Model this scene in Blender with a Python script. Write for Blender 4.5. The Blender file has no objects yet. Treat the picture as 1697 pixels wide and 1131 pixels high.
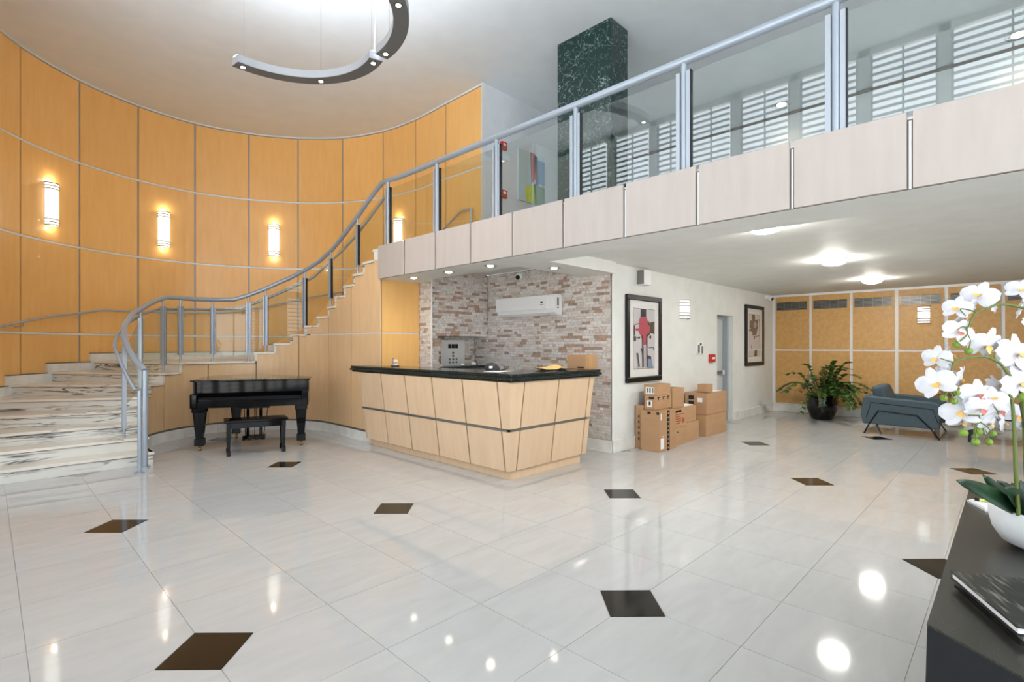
import bpy, bmesh, math, random
from mathutils import Vector, Matrix
PI = math.pi
random.seed(7)
SC = bpy.context.scene
C = SC.collection
# ------------------------------------------------------------------ camera, world, light, exposure
YAW = math.radians(45.65)
CO, SI = math.cos(YAW), math.sin(YAW)
EYE = 1.47
cd = bpy.data.cameras.new('camera'); cam = bpy.data.objects.new('camera', cd); C.objects.link(cam)
cd.sensor_width = 36.0; cd.lens = 852.0 * 36.0 / 1697.0; cd.clip_start = 0.05
cd.shift_y = 7.5 / 1697.0
cam.location = (0, 0, EYE); cam.rotation_euler = (PI / 2, 0, -YAW)
SC.camera = cam
W = bpy.data.worlds.new('sky'); SC.world = W; W.use_nodes = True
bg = W.node_tree.nodes['Background']
bg.inputs[0].default_value = (0.86, 0.93, 1.0, 1); bg.inputs[1].default_value = 3.0
vs = SC.view_settings
vs.view_transform = 'Standard'; vs.look = 'None'; vs.gamma = 1.0; vs.use_curve_mapping = False
vs.exposure = 0.42
SC.cycles.max_bounces = 8; SC.cycles.diffuse_bounces = 5; SC.cycles.transparent_max_bounces = 12
SC.cycles.caustics_reflective = False; SC.cycles.caustics_refractive = False
SC.cycles.sample_clamp_indirect = 6.0

def area(name, loc, rot, sx, sy, power, col=(1, 1, 1), portal=False):
    l = bpy.data.lights.new(name, 'AREA'); l.shape = 'RECTANGLE'; l.size = sx; l.size_y = sy
    l.energy = power; l.color = col
    if portal: l.cycles.is_portal = True
    o = bpy.data.objects.new(name, l); C.objects.link(o); o.location = loc; o.rotation_euler = rot
    return o

def spot(name, loc, power, col, size=1.6, blend=0.6, r=0.03):
    l = bpy.data.lights.new(name, 'SPOT'); l.energy = power; l.color = col; l.spot_size = size; l.spot_blend = blend
    l.shadow_soft_size = r
    o = bpy.data.objects.new(name, l); C.objects.link(o); o.location = loc
    return o

def point(name, loc, power, col, r=0.05):
    l = bpy.data.lights.new(name, 'POINT'); l.energy = power; l.color = col; l.shadow_soft_size = r
    o = bpy.data.objects.new(name, l); C.objects.link(o); o.location = loc
    return o

sl = bpy.data.lights.new('sun', 'SUN'); sl.energy = 14.0; sl.angle = 0.01; sl.color = (1.0, 0.97, 0.92)
sn = bpy.data.objects.new('sun', sl); C.objects.link(sn); sn.rotation_euler = (math.radians(24), 0, math.radians(135))
FX = -1.2                     # window front plane (left of and behind the camera)
# sky portal in front of the window front
area('window_portal', (FX - 0.12, 1.7, 3.0), (0, -PI / 2, 0), 5.8, 11.6, 1, portal=True)
WARM = (1.0, 0.86, 0.66); NEUT = (1.0, 0.95, 0.88)

area('added_rear_portal', (1.4, -4.25, 3.0), (PI / 2, 0, 0), 5.0, 5.7, 1, portal=True)  # portal for the unseen rear opening added to let in daylight
# ------------------------------------------------------------------ helpers
def lin(c):
    c = c / 255.0
    return c / 12.92 if c <= 0.04045 else ((c + 0.055) / 1.055) ** 2.4
def rgb(r, g, b): return (lin(r), lin(g), lin(b), 1)

def new_mat(name, col, rough=0.5, metal=0.0, emit=None, estr=0.0, coat=0.0, spec=None):
    m = bpy.data.materials.new(name); m.use_nodes = True
    b = m.node_tree.nodes['Principled BSDF']
    b.inputs['Base Color'].default_value = col; b.inputs['Roughness'].default_value = rough
    b.inputs['Metallic'].default_value = metal
    if coat: b.inputs['Coat Weight'].default_value = coat
    if spec is not None: b.inputs['Specular IOR Level'].default_value = spec
    if emit:
        b.inputs['Emission Color'].default_value = emit; b.inputs['Emission Strength'].default_value = estr
    return m

def N(m, t, **kw):
    n = m.node_tree.nodes.new(t)
    for k, v in kw.items(): setattr(n, k, v)
    return n
def L(m, a, b): m.node_tree.links.new(a, b)

def noise_mat(name, c1, c2, scale=(1, 1, 1), nscale=5.0, detail=4.0, rough=0.5, bump=0.0, ramp=(0.35, 0.65), metal=0.0, coat=0.0, objrand=0.0, dist=0.0):
    m = new_mat(name, c1, rough, metal, coat=coat)
    b = m.node_tree.nodes['Principled BSDF']
    tc = N(m, 'ShaderNodeTexCoord'); mp = N(m, 'ShaderNodeMapping'); mp.inputs['Scale'].default_value = scale
    L(m, tc.outputs['Object'], mp.inputs[0])
    nz = N(m, 'ShaderNodeTexNoise'); nz.inputs['Scale'].default_value = nscale; nz.inputs['Detail'].default_value = detail
    nz.inputs['Distortion'].default_value = dist
    L(m, mp.outputs[0], nz.inputs['Vector'])
    cr = N(m, 'ShaderNodeValToRGB'); cr.color_ramp.elements[0].position = ramp[0]; cr.color_ramp.elements[1].position = ramp[1]
    cr.color_ramp.elements[0].color = c1; cr.color_ramp.elements[1].color = c2
    L(m, nz.outputs[0], cr.inputs[0])
    out = cr.outputs[0]
    if objrand:
        oi = N(m, 'ShaderNodeObjectInfo'); hs = N(m, 'ShaderNodeHueSaturation')
        mr = N(m, 'ShaderNodeMapRange'); mr.inputs[3].default_value = 1 - objrand; mr.inputs[4].default_value = 1 + objrand
        L(m, oi.outputs['Random'], mr.inputs[0]); L(m, mr.outputs[0], hs.inputs['Value']); L(m, out, hs.inputs['Color'])
        out = hs.outputs[0]
    L(m, out, b.inputs['Base Color'])
    if bump:
        bp = N(m, 'ShaderNodeBump'); bp.inputs['Strength'].default_value = bump; bp.inputs['Distance'].default_value = 0.01
        L(m, nz.outputs[0], bp.inputs['Height']); L(m, bp.outputs[0], b.inputs['Normal'])
    return m

class MB:
    def __init__(s): s.v = []; s.f = []; s.mi = []; s.sm = []
    def add(s, vs, fs, mi=0, smooth=False):
        o = len(s.v); s.v += [tuple(p) for p in vs]
        for f in fs: s.f.append([i + o for i in f]); s.mi.append(mi); s.sm.append(smooth)
        return s
    def box(s, x0, x1, y0, y1, z0, z1, mi=0):
        if x0 > x1: x0, x1 = x1, x0
        if y0 > y1: y0, y1 = y1, y0
        v = [(x0, y0, z0), (x1, y0, z0), (x1, y1, z0), (x0, y1, z0), (x0, y0, z1), (x1, y0, z1), (x1, y1, z1), (x0, y1, z1)]
        return s.hexa(v, mi)
    def hexa(s, v, mi=0):
        return s.add(v, [(0, 3, 2, 1), (4, 5, 6, 7), (0, 1, 5, 4), (1, 2, 6, 5), (2, 3, 7, 6), (3, 0, 4, 7)], mi)
    def prism(s, poly, z0, z1, mi=0, top=None):
        n = len(poly)
        a = sum(poly[i][0] * poly[(i + 1) % n][1] - poly[(i + 1) % n][0] * poly[i][1] for i in range(n))
        if a < 0:
            poly = poly[::-1]
            if top: top = top[::-1]
        tp = top or poly
        v = [(p[0], p[1], z0) for p in poly] + [(p[0], p[1], z1) for p in tp]
        f = [list(range(n))[::-1], list(range(n, 2 * n))] + [(i, (i + 1) % n, n + (i + 1) % n, n + i) for i in range(n)]
        return s.add(v, f, mi)
    def tube(s, pts, r, seg=10, mi=0, caps=True, rad=None, smooth=True):
        pts = [Vector(p) for p in pts]; n = len(pts); vs = []; fs = []
        up = Vector((0, 0, 1)); prev = None
        for i, p in enumerate(pts):
            t = (pts[min(i + 1, n - 1)] - pts[max(i - 1, 0)])
            if t.length < 1e-9: t = Vector((0, 0, 1))
            t.normalize()
            if prev is None:
                a = up.cross(t) if abs(t.dot(up)) < 0.95 else Vector((1, 0, 0)).cross(t)
            else:
                a = prev - t * prev.dot(t)
            a.normalize(); prev = a; b = t.cross(a)
            rr = rad[i] if rad else r
            for k in range(seg):
                an = 2 * PI * k / seg
                vs.append(p + (a * math.cos(an) + b * math.sin(an)) * rr)
        for i in range(n - 1):
            for k in range(seg):
                k2 = (k + 1) % seg
                fs.append((i * seg + k, i * seg + k2, (i + 1) * seg + k2, (i + 1) * seg + k))
        s.add(vs, fs, mi, smooth)
        if caps:
            s.add([vs[k] for k in range(seg)], [list(range(seg))[::-1]], mi)
            s.add([vs[(n - 1) * seg + k] for k in range(seg)], [list(range(seg))], mi)
        return s
    def lathe(s, prof, cx=0, cy=0, seg=24, mi=0, smooth=True, sx=1, sy=1):
        vs = []; fs = []; n = len(prof)
        for r, z in prof:
            for k in range(seg):
                a = 2 * PI * k / seg
                vs.append((cx + r * sx * math.cos(a), cy + r * sy * math.sin(a), z))
        for i in range(n - 1):
            for k in range(seg):
                k2 = (k + 1) % seg
                fs.append((i * seg + k, i * seg + k2, (i + 1) * seg + k2, (i + 1) * seg + k))
        s.add(vs, fs, mi, smooth)
        s.add([vs[k] for k in range(seg)], [list(range(seg))[::-1]], mi)
        s.add([vs[(n - 1) * seg + k] for k in range(seg)], [list(range(seg))], mi)
        return s
    def sphere(s, c, r, seg=12, rings=8, mi=0, sz=1.0):
        prof = [(max(1e-4, r * math.sin(PI * i / rings)), c[2] - r * sz * math.cos(PI * i / rings)) for i in range(rings + 1)]
        return s.lathe(prof, c[0], c[1], seg, mi)
    def build(s, name, mats, parent=None, bevel=0, bseg=2, solid=0, subs=0, autosmooth=False):
        me = bpy.data.meshes.new(name); me.from_pydata(s.v, [], s.f)
        if not isinstance(mats, (list, tuple)): mats = [mats]
        for m in mats: me.materials.append(m)
        me.polygons.foreach_set('material_index', s.mi); me.polygons.foreach_set('use_smooth', s.sm)
        me.update()
        o = bpy.data.objects.new(name, me); C.objects.link(o)
        if parent: o.parent = parent
        if bevel:
            md = o.modifiers.new('bevel', 'BEVEL'); md.width = bevel; md.segments = bseg; md.limit_method = 'ANGLE'; md.angle_limit = 0.6
        if subs:
            md = o.modifiers.new('sub', 'SUBSURF'); md.levels = subs; md.render_levels = subs
        return o

def thing(name, label, cat, loc=(0, 0, 0), rz=0, group=None):
    o = bpy.data.objects.new(name, None); C.objects.link(o); o.location = loc; o.rotation_euler = (0, 0, rz)
    o['label'] = label; o['category'] = cat
    if group: o['group'] = group
    return o
def tag(o, label, cat, group=None):
    o['label'] = label; o['category'] = cat
    if group: o['group'] = group
    return o
def struct(o):
    o['kind'] = 'structure'; return o
def dup(root, loc, rz=None, label=None, group=None):
    def cp(o, par):
        c = o.copy(); C.objects.link(c)
        if par: c.parent = par
        for ch in o.children: cp(ch, c)
        return c
    r = cp(root, None); r.location = loc
    if rz is not None: r.rotation_euler = (0, 0, rz)
    if label: r['label'] = label
    if group: r['group'] = group
    return r

def place(px, py, Z):
    "world point seen at a pixel of the photograph at depth Z"
    X = (px - 848.5) / 852.0 * Z; U = -(py - 573.0) / 852.0 * Z
    return Vector((X * CO + Z * SI, -X * SI + Z * CO, EYE + U))

def catmull(P, n=6):
    out = []
    Q = [2 * Vector(P[0]) - Vector(P[1])] + [Vector(p) for p in P] + [2 * Vector(P[-1]) - Vector(P[-2])]
    for i in range(1, len(Q) - 2):
        for k in range(n):
            t = k / n; a, b, c, d = Q[i - 1], Q[i], Q[i + 1], Q[i + 2]
            out.append(0.5 * ((2 * b) + (c - a) * t + (2 * a - 5 * b + 4 * c - d) * t * t + (3 * b - a - 3 * c + d) * t ** 3))
    out.append(Q[-2]); return out

# ------------------------------------------------------------------ materials
M = {}
M['ceil'] = noise_mat('ceiling_paint', rgb(219, 224, 229), rgb(223, 228, 233), nscale=3, rough=0.8)
M['white'] = noise_mat('white_wall_paint', rgb(226, 228, 224), rgb(232, 233, 230), nscale=4, rough=0.6)
M['bluewhite'] = noise_mat('cool_white_paint', rgb(214, 218, 224), rgb(220, 224, 228), nscale=4, rough=0.6)
def wood(name, c1, c2, rough=0.35):
    return noise_mat(name, c1, c2, scale=(6, 6, 0.9), nscale=2.2, detail=6, rough=rough, ramp=(0.3, 0.7), objrand=0.035, coat=0.15)
M['maple'] = wood('orange_maple_veneer', rgb(235, 182, 108), rgb(240, 190, 119))
M['maple2'] = wood('honey_maple_veneer', rgb(222, 184, 138), rgb(229, 193, 149))
M['pale'] = wood('pale_maple_veneer', rgb(178, 168, 161), rgb(185, 175, 168))
M['desk'] = wood('light_maple_veneer', rgb(220, 188, 152), rgb(227, 198, 164))
M['backpanel'] = noise_mat('amber_board', rgb(198, 152, 88), rgb(209, 164, 100), scale=(6, 6, 6), nscale=3, detail=8, rough=0.45, objrand=0.03)
M['alu'] = new_mat('brushed_aluminium', rgb(226, 226, 224), 0.4, 0.1)
M['alupaint'] = new_mat('silver_painted_steel', rgb(172, 180, 190), 0.32, 0.35)
M['railpaint'] = new_mat('silver_rail_paint', rgb(164, 174, 186), 0.3, 0.4)
M['trimdark'] = new_mat('grey_metal_trim', rgb(130, 128, 122), 0.35, 0.6)
M['channel'] = new_mat('aluminium_joint_channel', rgb(168, 164, 158), 0.45, 0.2)
M['backing'] = new_mat('grey_backing_board', rgb(120, 112, 104), 0.6, 0.2)
M['whitetrim'] = new_mat('white_trim', rgb(236, 236, 236), 0.4)
M['black'] = new_mat('black_gasket', rgb(16, 16, 18), 0.4)
M['glass'] = None
def glass(name, tint, ior=1.5):
    m = bpy.data.materials.new(name); m.use_nodes = True; nt = m.node_tree; nt.nodes.clear()
    out = N(m, 'ShaderNodeOutputMaterial'); mix = N(m, 'ShaderNodeMixShader'); tr = N(m, 'ShaderNodeBsdfTransparent'); gl = N(m, 'ShaderNodeBsdfGlossy')
    tr.inputs[0].default_value = tint; gl.inputs['Roughness'].default_value = 0.0; gl.inputs[0].default_value = (1, 1, 1, 1)
    fr = N(m, 'ShaderNodeFresnel'); geo = N(m, 'ShaderNodeNewGeometry'); mr = N(m, 'ShaderNodeMapRange')
    mr.inputs[3].default_value = ior; mr.inputs[4].default_value = 1 / ior
    L(m, geo.outputs['Backfacing'], mr.inputs[0]); L(m, mr.outputs[0], fr.inputs[0])
    L(m, fr.outputs[0], mix.inputs[0]); L(m, tr.outputs[0], mix.inputs[1]); L(m, gl.outputs[0], mix.inputs[2]); L(m, mix.outputs[0], out.inputs[0])
    return m
M['glass'] = glass('clear_glass', (0.93, 0.96, 0.95, 1), 1.75)
M['stair_glass'] = glass('stair_glass', (0.93, 0.96, 0.93, 1), 1.35)
M['picture_glass'] = glass('picture_glass', (0.99, 0.99, 0.99, 1), 1.3)
M['granite'] = noise_mat('dark_green_granite', rgb(18, 26, 26), rgb(70, 84, 80), nscale=90, detail=6, rough=0.12, ramp=(0.45, 0.85))
M['piano'] = new_mat('black_lacquer', rgb(6, 6, 8), 0.06, spec=0.22)
M['brass'] = new_mat('dull_brass', rgb(150, 120, 70), 0.35, 0.9)
M['ivory'] = new_mat('ivory', rgb(236, 232, 220), 0.3)
M['marblew'] = noise_mat('white_base_marble', rgb(222, 220, 214), rgb(236, 235, 230), nscale=6, rough=0.2, objrand=0.03)
M['plastic'] = new_mat('white_plastic', rgb(238, 239, 240), 0.35)
M['greyplastic'] = new_mat('grey_plastic', rgb(120, 124, 122), 0.4)
M['card'] = noise_mat('brown_cardboard', rgb(180, 141, 104), rgb(185, 146, 109), scale=(1, 1, 3), nscale=4, rough=0.75, objrand=0.06)
M['tape'] = new_mat('packing_tape', rgb(200, 160, 110), 0.25)
M['paper'] = new_mat('white_paper', rgb(244, 244, 242), 0.6)
M['ink'] = new_mat('black_ink', rgb(24, 22, 22), 0.6)
M['redink'] = new_mat('red_brown_ink', rgb(170, 84, 50), 0.6)
M['sconce'] = new_mat('lit_frosted_glass', rgb(255, 250, 240), 0.5, emit=(1.0, 0.92, 0.78, 1), estr=1.7)
M['sconcew'] = new_mat('lit_white_glass', rgb(255, 253, 248), 0.5, emit=(1.0, 0.93, 0.82, 1), estr=0.75)
M['dome'] = new_mat('lit_dome_glass', rgb(255, 253, 248), 0.5, emit=(1.0, 0.95, 0.88, 1), estr=110.0)
M['bulb'] = new_mat('lit_bulb', rgb(255, 250, 235), 0.5, emit=(1.0, 0.90, 0.74, 1), estr=10.0)
M['ceilfill'] = new_mat('added_ceiling_fill', rgb(250, 250, 255), 0.5, emit=(0.86, 0.93, 1.0, 1), estr=50.0)
M['chrome'] = new_mat('satin_chrome', rgb(200, 200, 200), 0.2, 1.0)
M['chand'] = new_mat('silver_lamp_profile', rgb(168, 170, 174), 0.45, 0.3)
M['red'] = new_mat('red_alarm_plastic', rgb(190, 40, 36), 0.4)
M['door'] = new_mat('grey_painted_steel_door', rgb(196, 200, 198), 0.45)
M['doorframe'] = new_mat('blue_grey_frame_paint', rgb(158, 166, 174), 0.4)
M['fabric'] = noise_mat('slate_blue_fabric', rgb(62, 78, 86), rgb(80, 96, 104), nscale=160, detail=2, rough=0.9, bump=0.3)
M['blkmetal'] = new_mat('black_metal', rgb(26, 26, 28), 0.35, 0.5)
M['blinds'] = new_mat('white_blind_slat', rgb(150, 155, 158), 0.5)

# floor marble, per tile tone and grain turned per tile
def tile_mat():
    m = new_mat('white_polished_marble', rgb(206, 205, 203), 0.06); b = m.node_tree.nodes['Principled BSDF']
    tc = N(m, 'ShaderNodeTexCoord'); oi = N(m, 'ShaderNodeObjectInfo'); mp = N(m, 'ShaderNodeMapping')
    mul = N(m, 'ShaderNodeMath', operation='MULTIPLY'); mul.inputs[1].default_value = 40
    cmb = N(m, 'ShaderNodeCombineXYZ'); L(m, oi.outputs['Random'], mul.inputs[0])
    for i in range(3): L(m, mul.outputs[0], cmb.inputs[i])
    mp.inputs['Scale'].default_value = (1.2, 4.5, 1); mp.inputs['Rotation'].default_value = (0, 0, 0.5)
    L(m, tc.outputs['Object'], mp.inputs[0]); L(m, cmb.outputs[0], mp.inputs[1])
    nz = N(m, 'ShaderNodeTexNoise'); nz.inputs['Scale'].default_value = 2.2; nz.inputs['Detail'].default_value = 7; nz.inputs['Distortion'].default_value = 0.7
    L(m, mp.outputs[0], nz.inputs['Vector'])
    cr = N(m, 'ShaderNodeValToRGB'); e = cr.color_ramp.elements
    e[0].position = 0.2; e[0].color = rgb(187, 187, 185); e[1].position = 0.6; e[1].color = rgb(195, 195, 194)
    e2 = e.new(0.8); e2.color = rgb(200, 198, 193)
    L(m, nz.outputs[0], cr.inputs[0])
    hs = N(m, 'ShaderNodeHueSaturation'); mr = N(m, 'ShaderNodeMapRange'); mr.inputs[3].default_value = 0.98; mr.inputs[4].default_value = 1.02
    L(m, oi.outputs['Random'], mr.inputs[0]); L(m, mr.outputs[0], hs.inputs['Value']); L(m, cr.outputs[0], hs.inputs['Color'])
    L(m, hs.outputs[0], b.inputs['Base Color'])
    return m
M['tile'] = tile_mat()
M['tileblack'] = noise_mat('black_polished_granite', rgb(22, 20, 17), rgb(36, 33, 28), nscale=60, rough=0.1)
M['tileblack'].node_tree.nodes['Principled BSDF'].inputs['Specular IOR Level'].default_value = 0.28
M['grout'] = new_mat('grey_grout', rgb(176, 173, 167), 0.5)

# stair marble with black veins
def vein_mat(name, c1, c2, thr, sc):
    m = new_mat(name, c1, 0.18); b = m.node_tree.nodes['Principled BSDF']
    tc = N(m, 'ShaderNodeTexCoord'); mp = N(m, 'ShaderNodeMapping'); mp.inputs['Scale'].default_value = (0.5, 0.5, 5.0)
    mp.inputs['Rotation'].default_value = (0.0, 0.25, 0)
    L(m, tc.outputs['Object'], mp.inputs[0])
    nz = N(m, 'ShaderNodeTexNoise'); nz.inputs['Scale'].default_value = sc; nz.inputs['Detail'].default_value = 9; nz.inputs['Distortion'].default_value = 0.7
    L(m, mp.outputs[0], nz.inputs['Vector'])
    sub = N(m, 'ShaderNodeMath', operation='SUBTRACT'); sub.inputs[1].default_value = 0.5; L(m, nz.outputs[0], sub.inputs[0])
    ab = N(m, 'ShaderNodeMath', operation='ABSOLUTE'); L(m, sub.outputs[0], ab.inputs[0])
    mrv = N(m, 'ShaderNodeMapRange'); mrv.inputs[1].default_value = 0.0; mrv.inputs[2].default_value = thr; mrv.inputs[3].default_value = 1; mrv.inputs[4].default_value = 0
    L(m, ab.outputs[0], mrv.inputs[0])
    nz2 = N(m, 'ShaderNodeTexNoise'); nz2.inputs['Scale'].default_value = 1.7; L(m, mp.outputs[0], nz2.inputs['Vector'])
    mr2 = N(m, 'ShaderNodeMapRange'); mr2.inputs[1].default_value = 0.44; mr2.inputs[2].default_value = 0.56; L(m, nz2.outputs[0], mr2.inputs[0])
    mu = N(m, 'ShaderNodeMath', operation='MULTIPLY'); L(m, mrv.outputs[0], mu.inputs[0]); L(m, mr2.outputs[0], mu.inputs[1])
    mx = N(m, 'ShaderNodeMix', data_type='RGBA'); mx.inputs[6].default_value = c1; mx.inputs[7].default_value = c2
    L(m, mu.outputs[0], mx.inputs[0]); L(m, mx.outputs[2], b.inputs['Base Color'])
    return m
M['riser'] = vein_mat('black_veined_marble', rgb(224, 221, 213), rgb(28, 30, 38), 0.05, 3.2)
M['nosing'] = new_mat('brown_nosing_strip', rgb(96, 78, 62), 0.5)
M['tread'] = vein_mat('cream_marble', rgb(232, 226, 214), rgb(160, 150, 136), 0.02, 2.0)
M['green'] = vein_mat('green_serpentine_marble', rgb(22, 48, 46), rgb(150, 176, 168), 0.012, 9.0)
g = M['green'].node_tree
for n in g.nodes:
    if n.type == 'MAPPING': n.inputs['Scale'].default_value = (1, 1, 1)
    if n.type == 'MAP_RANGE' and abs(n.inputs[1].default_value - 0.44) < 1e-5: n.inputs[1].default_value = 0.25; n.inputs[2].default_value = 0.5
    if n.type == 'BSDF_PRINCIPLED': n.inputs['Roughness'].default_value = 0.12

# split stone
def stone_mat(name, cols):
    m = new_mat(name, cols[0], 0.75); b = m.node_tree.nodes['Principled BSDF']
    geo = N(m, 'ShaderNodeNewGeometry'); oi = N(m, 'ShaderNodeObjectInfo')
    ad = N(m, 'ShaderNodeMath', operation='ADD'); L(m, geo.outputs['Random Per Island'], ad.inputs[0]); L(m, oi.outputs['Random'], ad.inputs[1])
    fr = N(m, 'ShaderNodeMath', operation='FRACT'); L(m, ad.outputs[0], fr.inputs[0])
    cr = N(m, 'ShaderNodeValToRGB'); cr.color_ramp.interpolation = 'CONSTANT'; e = cr.color_ramp.elements
    n = len(cols); e[0].position = 0; e[0].color = cols[0]; e[1].position = 1 / n; e[1].color = cols[1]
    for i in range(2, n):
        q = e.new(i / n); q.color = cols[i]
    L(m, fr.outputs[0], cr.inputs[0])
    tc = N(m, 'ShaderNodeTexCoord'); nz = N(m, 'ShaderNodeTexNoise'); nz.inputs['Scale'].default_value = 28; nz.inputs['Detail'].default_value = 5
    L(m, tc.outputs['Object'], nz.inputs['Vector'])
    mr = N(m, 'ShaderNodeMapRange'); mr.inputs[1].default_value = 0.3; mr.inputs[2].default_value = 0.7; mr.inputs[3].default_value = 0.86; mr.inputs[4].default_value = 1.22
    L(m, nz.outputs[0], mr.inputs[0])
    hs = N(m, 'ShaderNodeHueSaturation'); L(m, cr.outputs[0], hs.inputs['Color']); L(m, mr.outputs[0], hs.inputs['Value'])
    L(m, hs.outputs[0], b.inputs['Base Color'])
    bp = N(m, 'ShaderNodeBump'); bp.inputs['Strength'].default_value = 0.5; bp.inputs['Distance'].default_value = 0.01
    L(m, nz.outputs[0], bp.inputs['Height']); L(m, bp.outputs[0], b.inputs['Normal'])
    return m
SC_ = [rgb(204, 198, 192), rgb(214, 208, 203), rgb(196, 184, 176), rgb(208, 201, 194), rgb(176, 146, 128), rgb(216, 211, 207),
       rgb(198, 184, 174), rgb(210, 203, 197), rgb(202, 195, 189), rgb(160, 140, 126), rgb(212, 206, 200), rgb(205, 192, 181), rgb(214, 209, 205), rgb(206, 200, 194)]
M['stone'] = stone_mat('split_face_stone', SC_)
M['mortar'] = new_mat('stone_backing', rgb(120, 108, 98), 0.9)

CEIL = 5.96; LOW = 2.6; SOF = 2.445; MEZ = 2.905
# ------------------------------------------------------------------ FLOOR with tiles
fl = struct(MB().box(-1.3, 12.6, -4.1, 12.2, -0.12, -0.003).build('floor', M['grout']))
T = 0.61; GX, GY = 0.745, 2.785; DS = 0.302
def depth(x, y): return x * SI + y * CO
def inview(x, y):
    Z = depth(x, y); X = x * CO - y * SI
    return Z > 0.6 and abs(X) < Z * 1.06 and 1.47 * 852 / Z < 620
def hidden(x, y):   # floor that the stair, desk, walls stand on
    if x > 6.0 and y > 3.93: return True
    if y > 9.7 or (x < 1.4 and y > 7.65): return True
    if x > 4.1 and y > 6.4: return True
    return False
tiles = []
corner = {}
for m in range(-4, 8):
    for n in range(-6, 6):
        if (m + n) % 2 == 0: corner[(3 * m, 2 * n)] = 1
h = DS / math.sqrt(2)
def tile_poly(i, j, g=0.0014):
    x0, y0 = GX + i * T + g, GY + j * T + g; x1, y1 = GX + (i + 1) * T - g, GY + (j + 1) * T - g
    P = []
    for (ci, cj), (cx, cy), d1, d2 in (((i, j), (x0, y0), (0, 1), (1, 0)), ((i + 1, j), (x1, y0), (-1, 0), (0, 1)),
                                       ((i + 1, j + 1), (x1, y1), (0, -1), (-1, 0)), ((i, j + 1), (x0, y1), (1, 0), (0, -1))):
        if (ci, cj) in corner:
            P += [(cx + d1[0] * h, cy + d1[1] * h), (cx + d2[0] * h, cy + d2[1] * h)]
        else: P.append((cx, cy))
    return P
def clip_ok(i, j):
    cx, cy = GX + (i + .5) * T, GY + (j + .5) * T
    return -1.2 < cx < 12.5 and -4 < cy < 9.8
vis = []; rest = []
for i in range(-4, 20):
    for j in range(-12, 13):
        if not clip_ok(i, j): continue
        cx, cy = GX + (i + .5) * T, GY + (j + .5) * T
        (vis if inview(cx, cy) and not hidden(cx, cy) else rest).append((depth(cx, cy), i, j))
vis.sort(); rest += vis[290:]; vis = vis[:290]
for _, i, j in vis:
    P = tile_poly(i, j); cx, cy = GX + (i + .5) * T, GY + (j + .5) * T
    o = MB().prism([(p[0] - cx, p[1] - cy) for p in P], -0.003, 0.0).build('tile', M['tile'], fl); o.location = (cx, cy, 0)
mb = MB()
for _, i, j in rest: mb.prism(tile_poly(i, j), -0.003, 0.0)
o = mb.build('tiles_out_of_view', M['tile'], fl); o.name = 'tile_field'; o['kind'] = 'stuff'
dm = None
for (ci, cj) in corner:
    cx, cy = GX + ci * T, GY + cj * T
    if not (-1.1 < cx < 12.3 and -3.9 < cy < 9.3): continue
    if hidden(cx, cy): continue
    q = h - 0.003
    if dm is None:
        dm = MB().prism([(q, 0), (0, q), (-q, 0), (0, -q)], -0.003, 0.0005).build('black_diamond_tile', M['tileblack'], fl); dm.location = (cx, cy, 0)
        dm['label'] = 'small black square tile set where marble tiles meet'
    else:
        c = dm.copy(); C.objects.link(c); c.location = (cx, cy, 0)

# unseen paving added outside so sunlight bounces up through the windows
struct(MB().box(-40, -1.32, -40, 30, -0.2, -0.05).box(-1.32, 30, -40, -4.2, -0.2, -0.05).build('trim_9', noise_mat('pale_concrete_paving', rgb(200, 198, 194), rgb(212, 210, 206), nscale=1.5, rough=0.9))).name = 'floor_bounce_paving'
# ------------------------------------------------------------------ ROOM SHELL
struct(MB().box(-1.4, 13.0, -4.2, 12.4, CEIL, CEIL + 0.15).build('ceiling', M['ceil']))
# mezzanine slab with its soffit beams: lower ceiling at LOW, beams at SOF
mb = MB()
mb.box(4.05, 4.57, -4, 6.69, SOF, MEZ - 0.02)                 # edge beam
mb.box(4.57, 5.95, 3.85, 4.38, SOF, MEZ - 0.02)               # cross beam
mb.box(4.57, 12.6, -4, 3.95, LOW, MEZ - 0.02)
mb.box(4.57, 5.95, 4.38, 6.75, 2.66, MEZ - 0.02)
mb.box(5.95, 12.6, 3.95, 6.6, LOW + 0.1, MEZ - 0.02)
mb.box(4.57, 4.75, 6.33, 6.69, SOF, MEZ - 0.03)
mb.box(4.05, 12.6, -4, 6.49, MEZ - 0.02, MEZ)
mb.box(4.05, 5.88, 6.49, 6.84, MEZ - 0.16, MEZ)
struct(mb.build('ceiling_lower', M['white']))
# walls
wr = struct(MB().box(5.98, 9.44, 3.93, 4.08, 0, LOW).box(9.44, 10.2, 3.93, 4.08, 2.045, LOW).box(10.2, 12.5, 3.93, 4.08, 0, LOW)
            .box(9.2, 9.44, 4.08, 4.5, 0, LOW).box(10.2, 10.4, 4.08, 4.5, 0, LOW).box(9.2, 10.4, 4.5, 4.6, 0, LOW)
            .build('wall_center', M['white']))
mb = MB().box(-1.35, -1.05, -4.15, -4.0, 0, CEIL).box(3.9, 4.1, -4.15, -4.0, 0, CEIL).box(4.1, 12.6, -4.15, -4.0, 0, CEIL)
mb.box(-1.05, 3.9, -4.15, -4.0, 5.8, CEIL).box(-1.05, 3.9, -4.15, -4.0, 2.75, 2.95)
struct(mb.build('wall_back', M['white']))
for k in range(5): struct(MB().box(-1.05 + 0.99 * k, -1.0 + 0.99 * k, -4.1, -4.05, 0, 5.8).build('window_20', M['doorframe']))  # bars of the unseen rear window, added for extra daylight
wrr = struct(MB().box(12.5, 12.6, -4, 4.0, 0, LOW).build('wall_right', M['whitetrim']))
struct(MB().box(10.8, 10.95, -4, 6.5, MEZ, CEIL).build('wall_mezzanine_back', M['bluewhite']))
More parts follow.
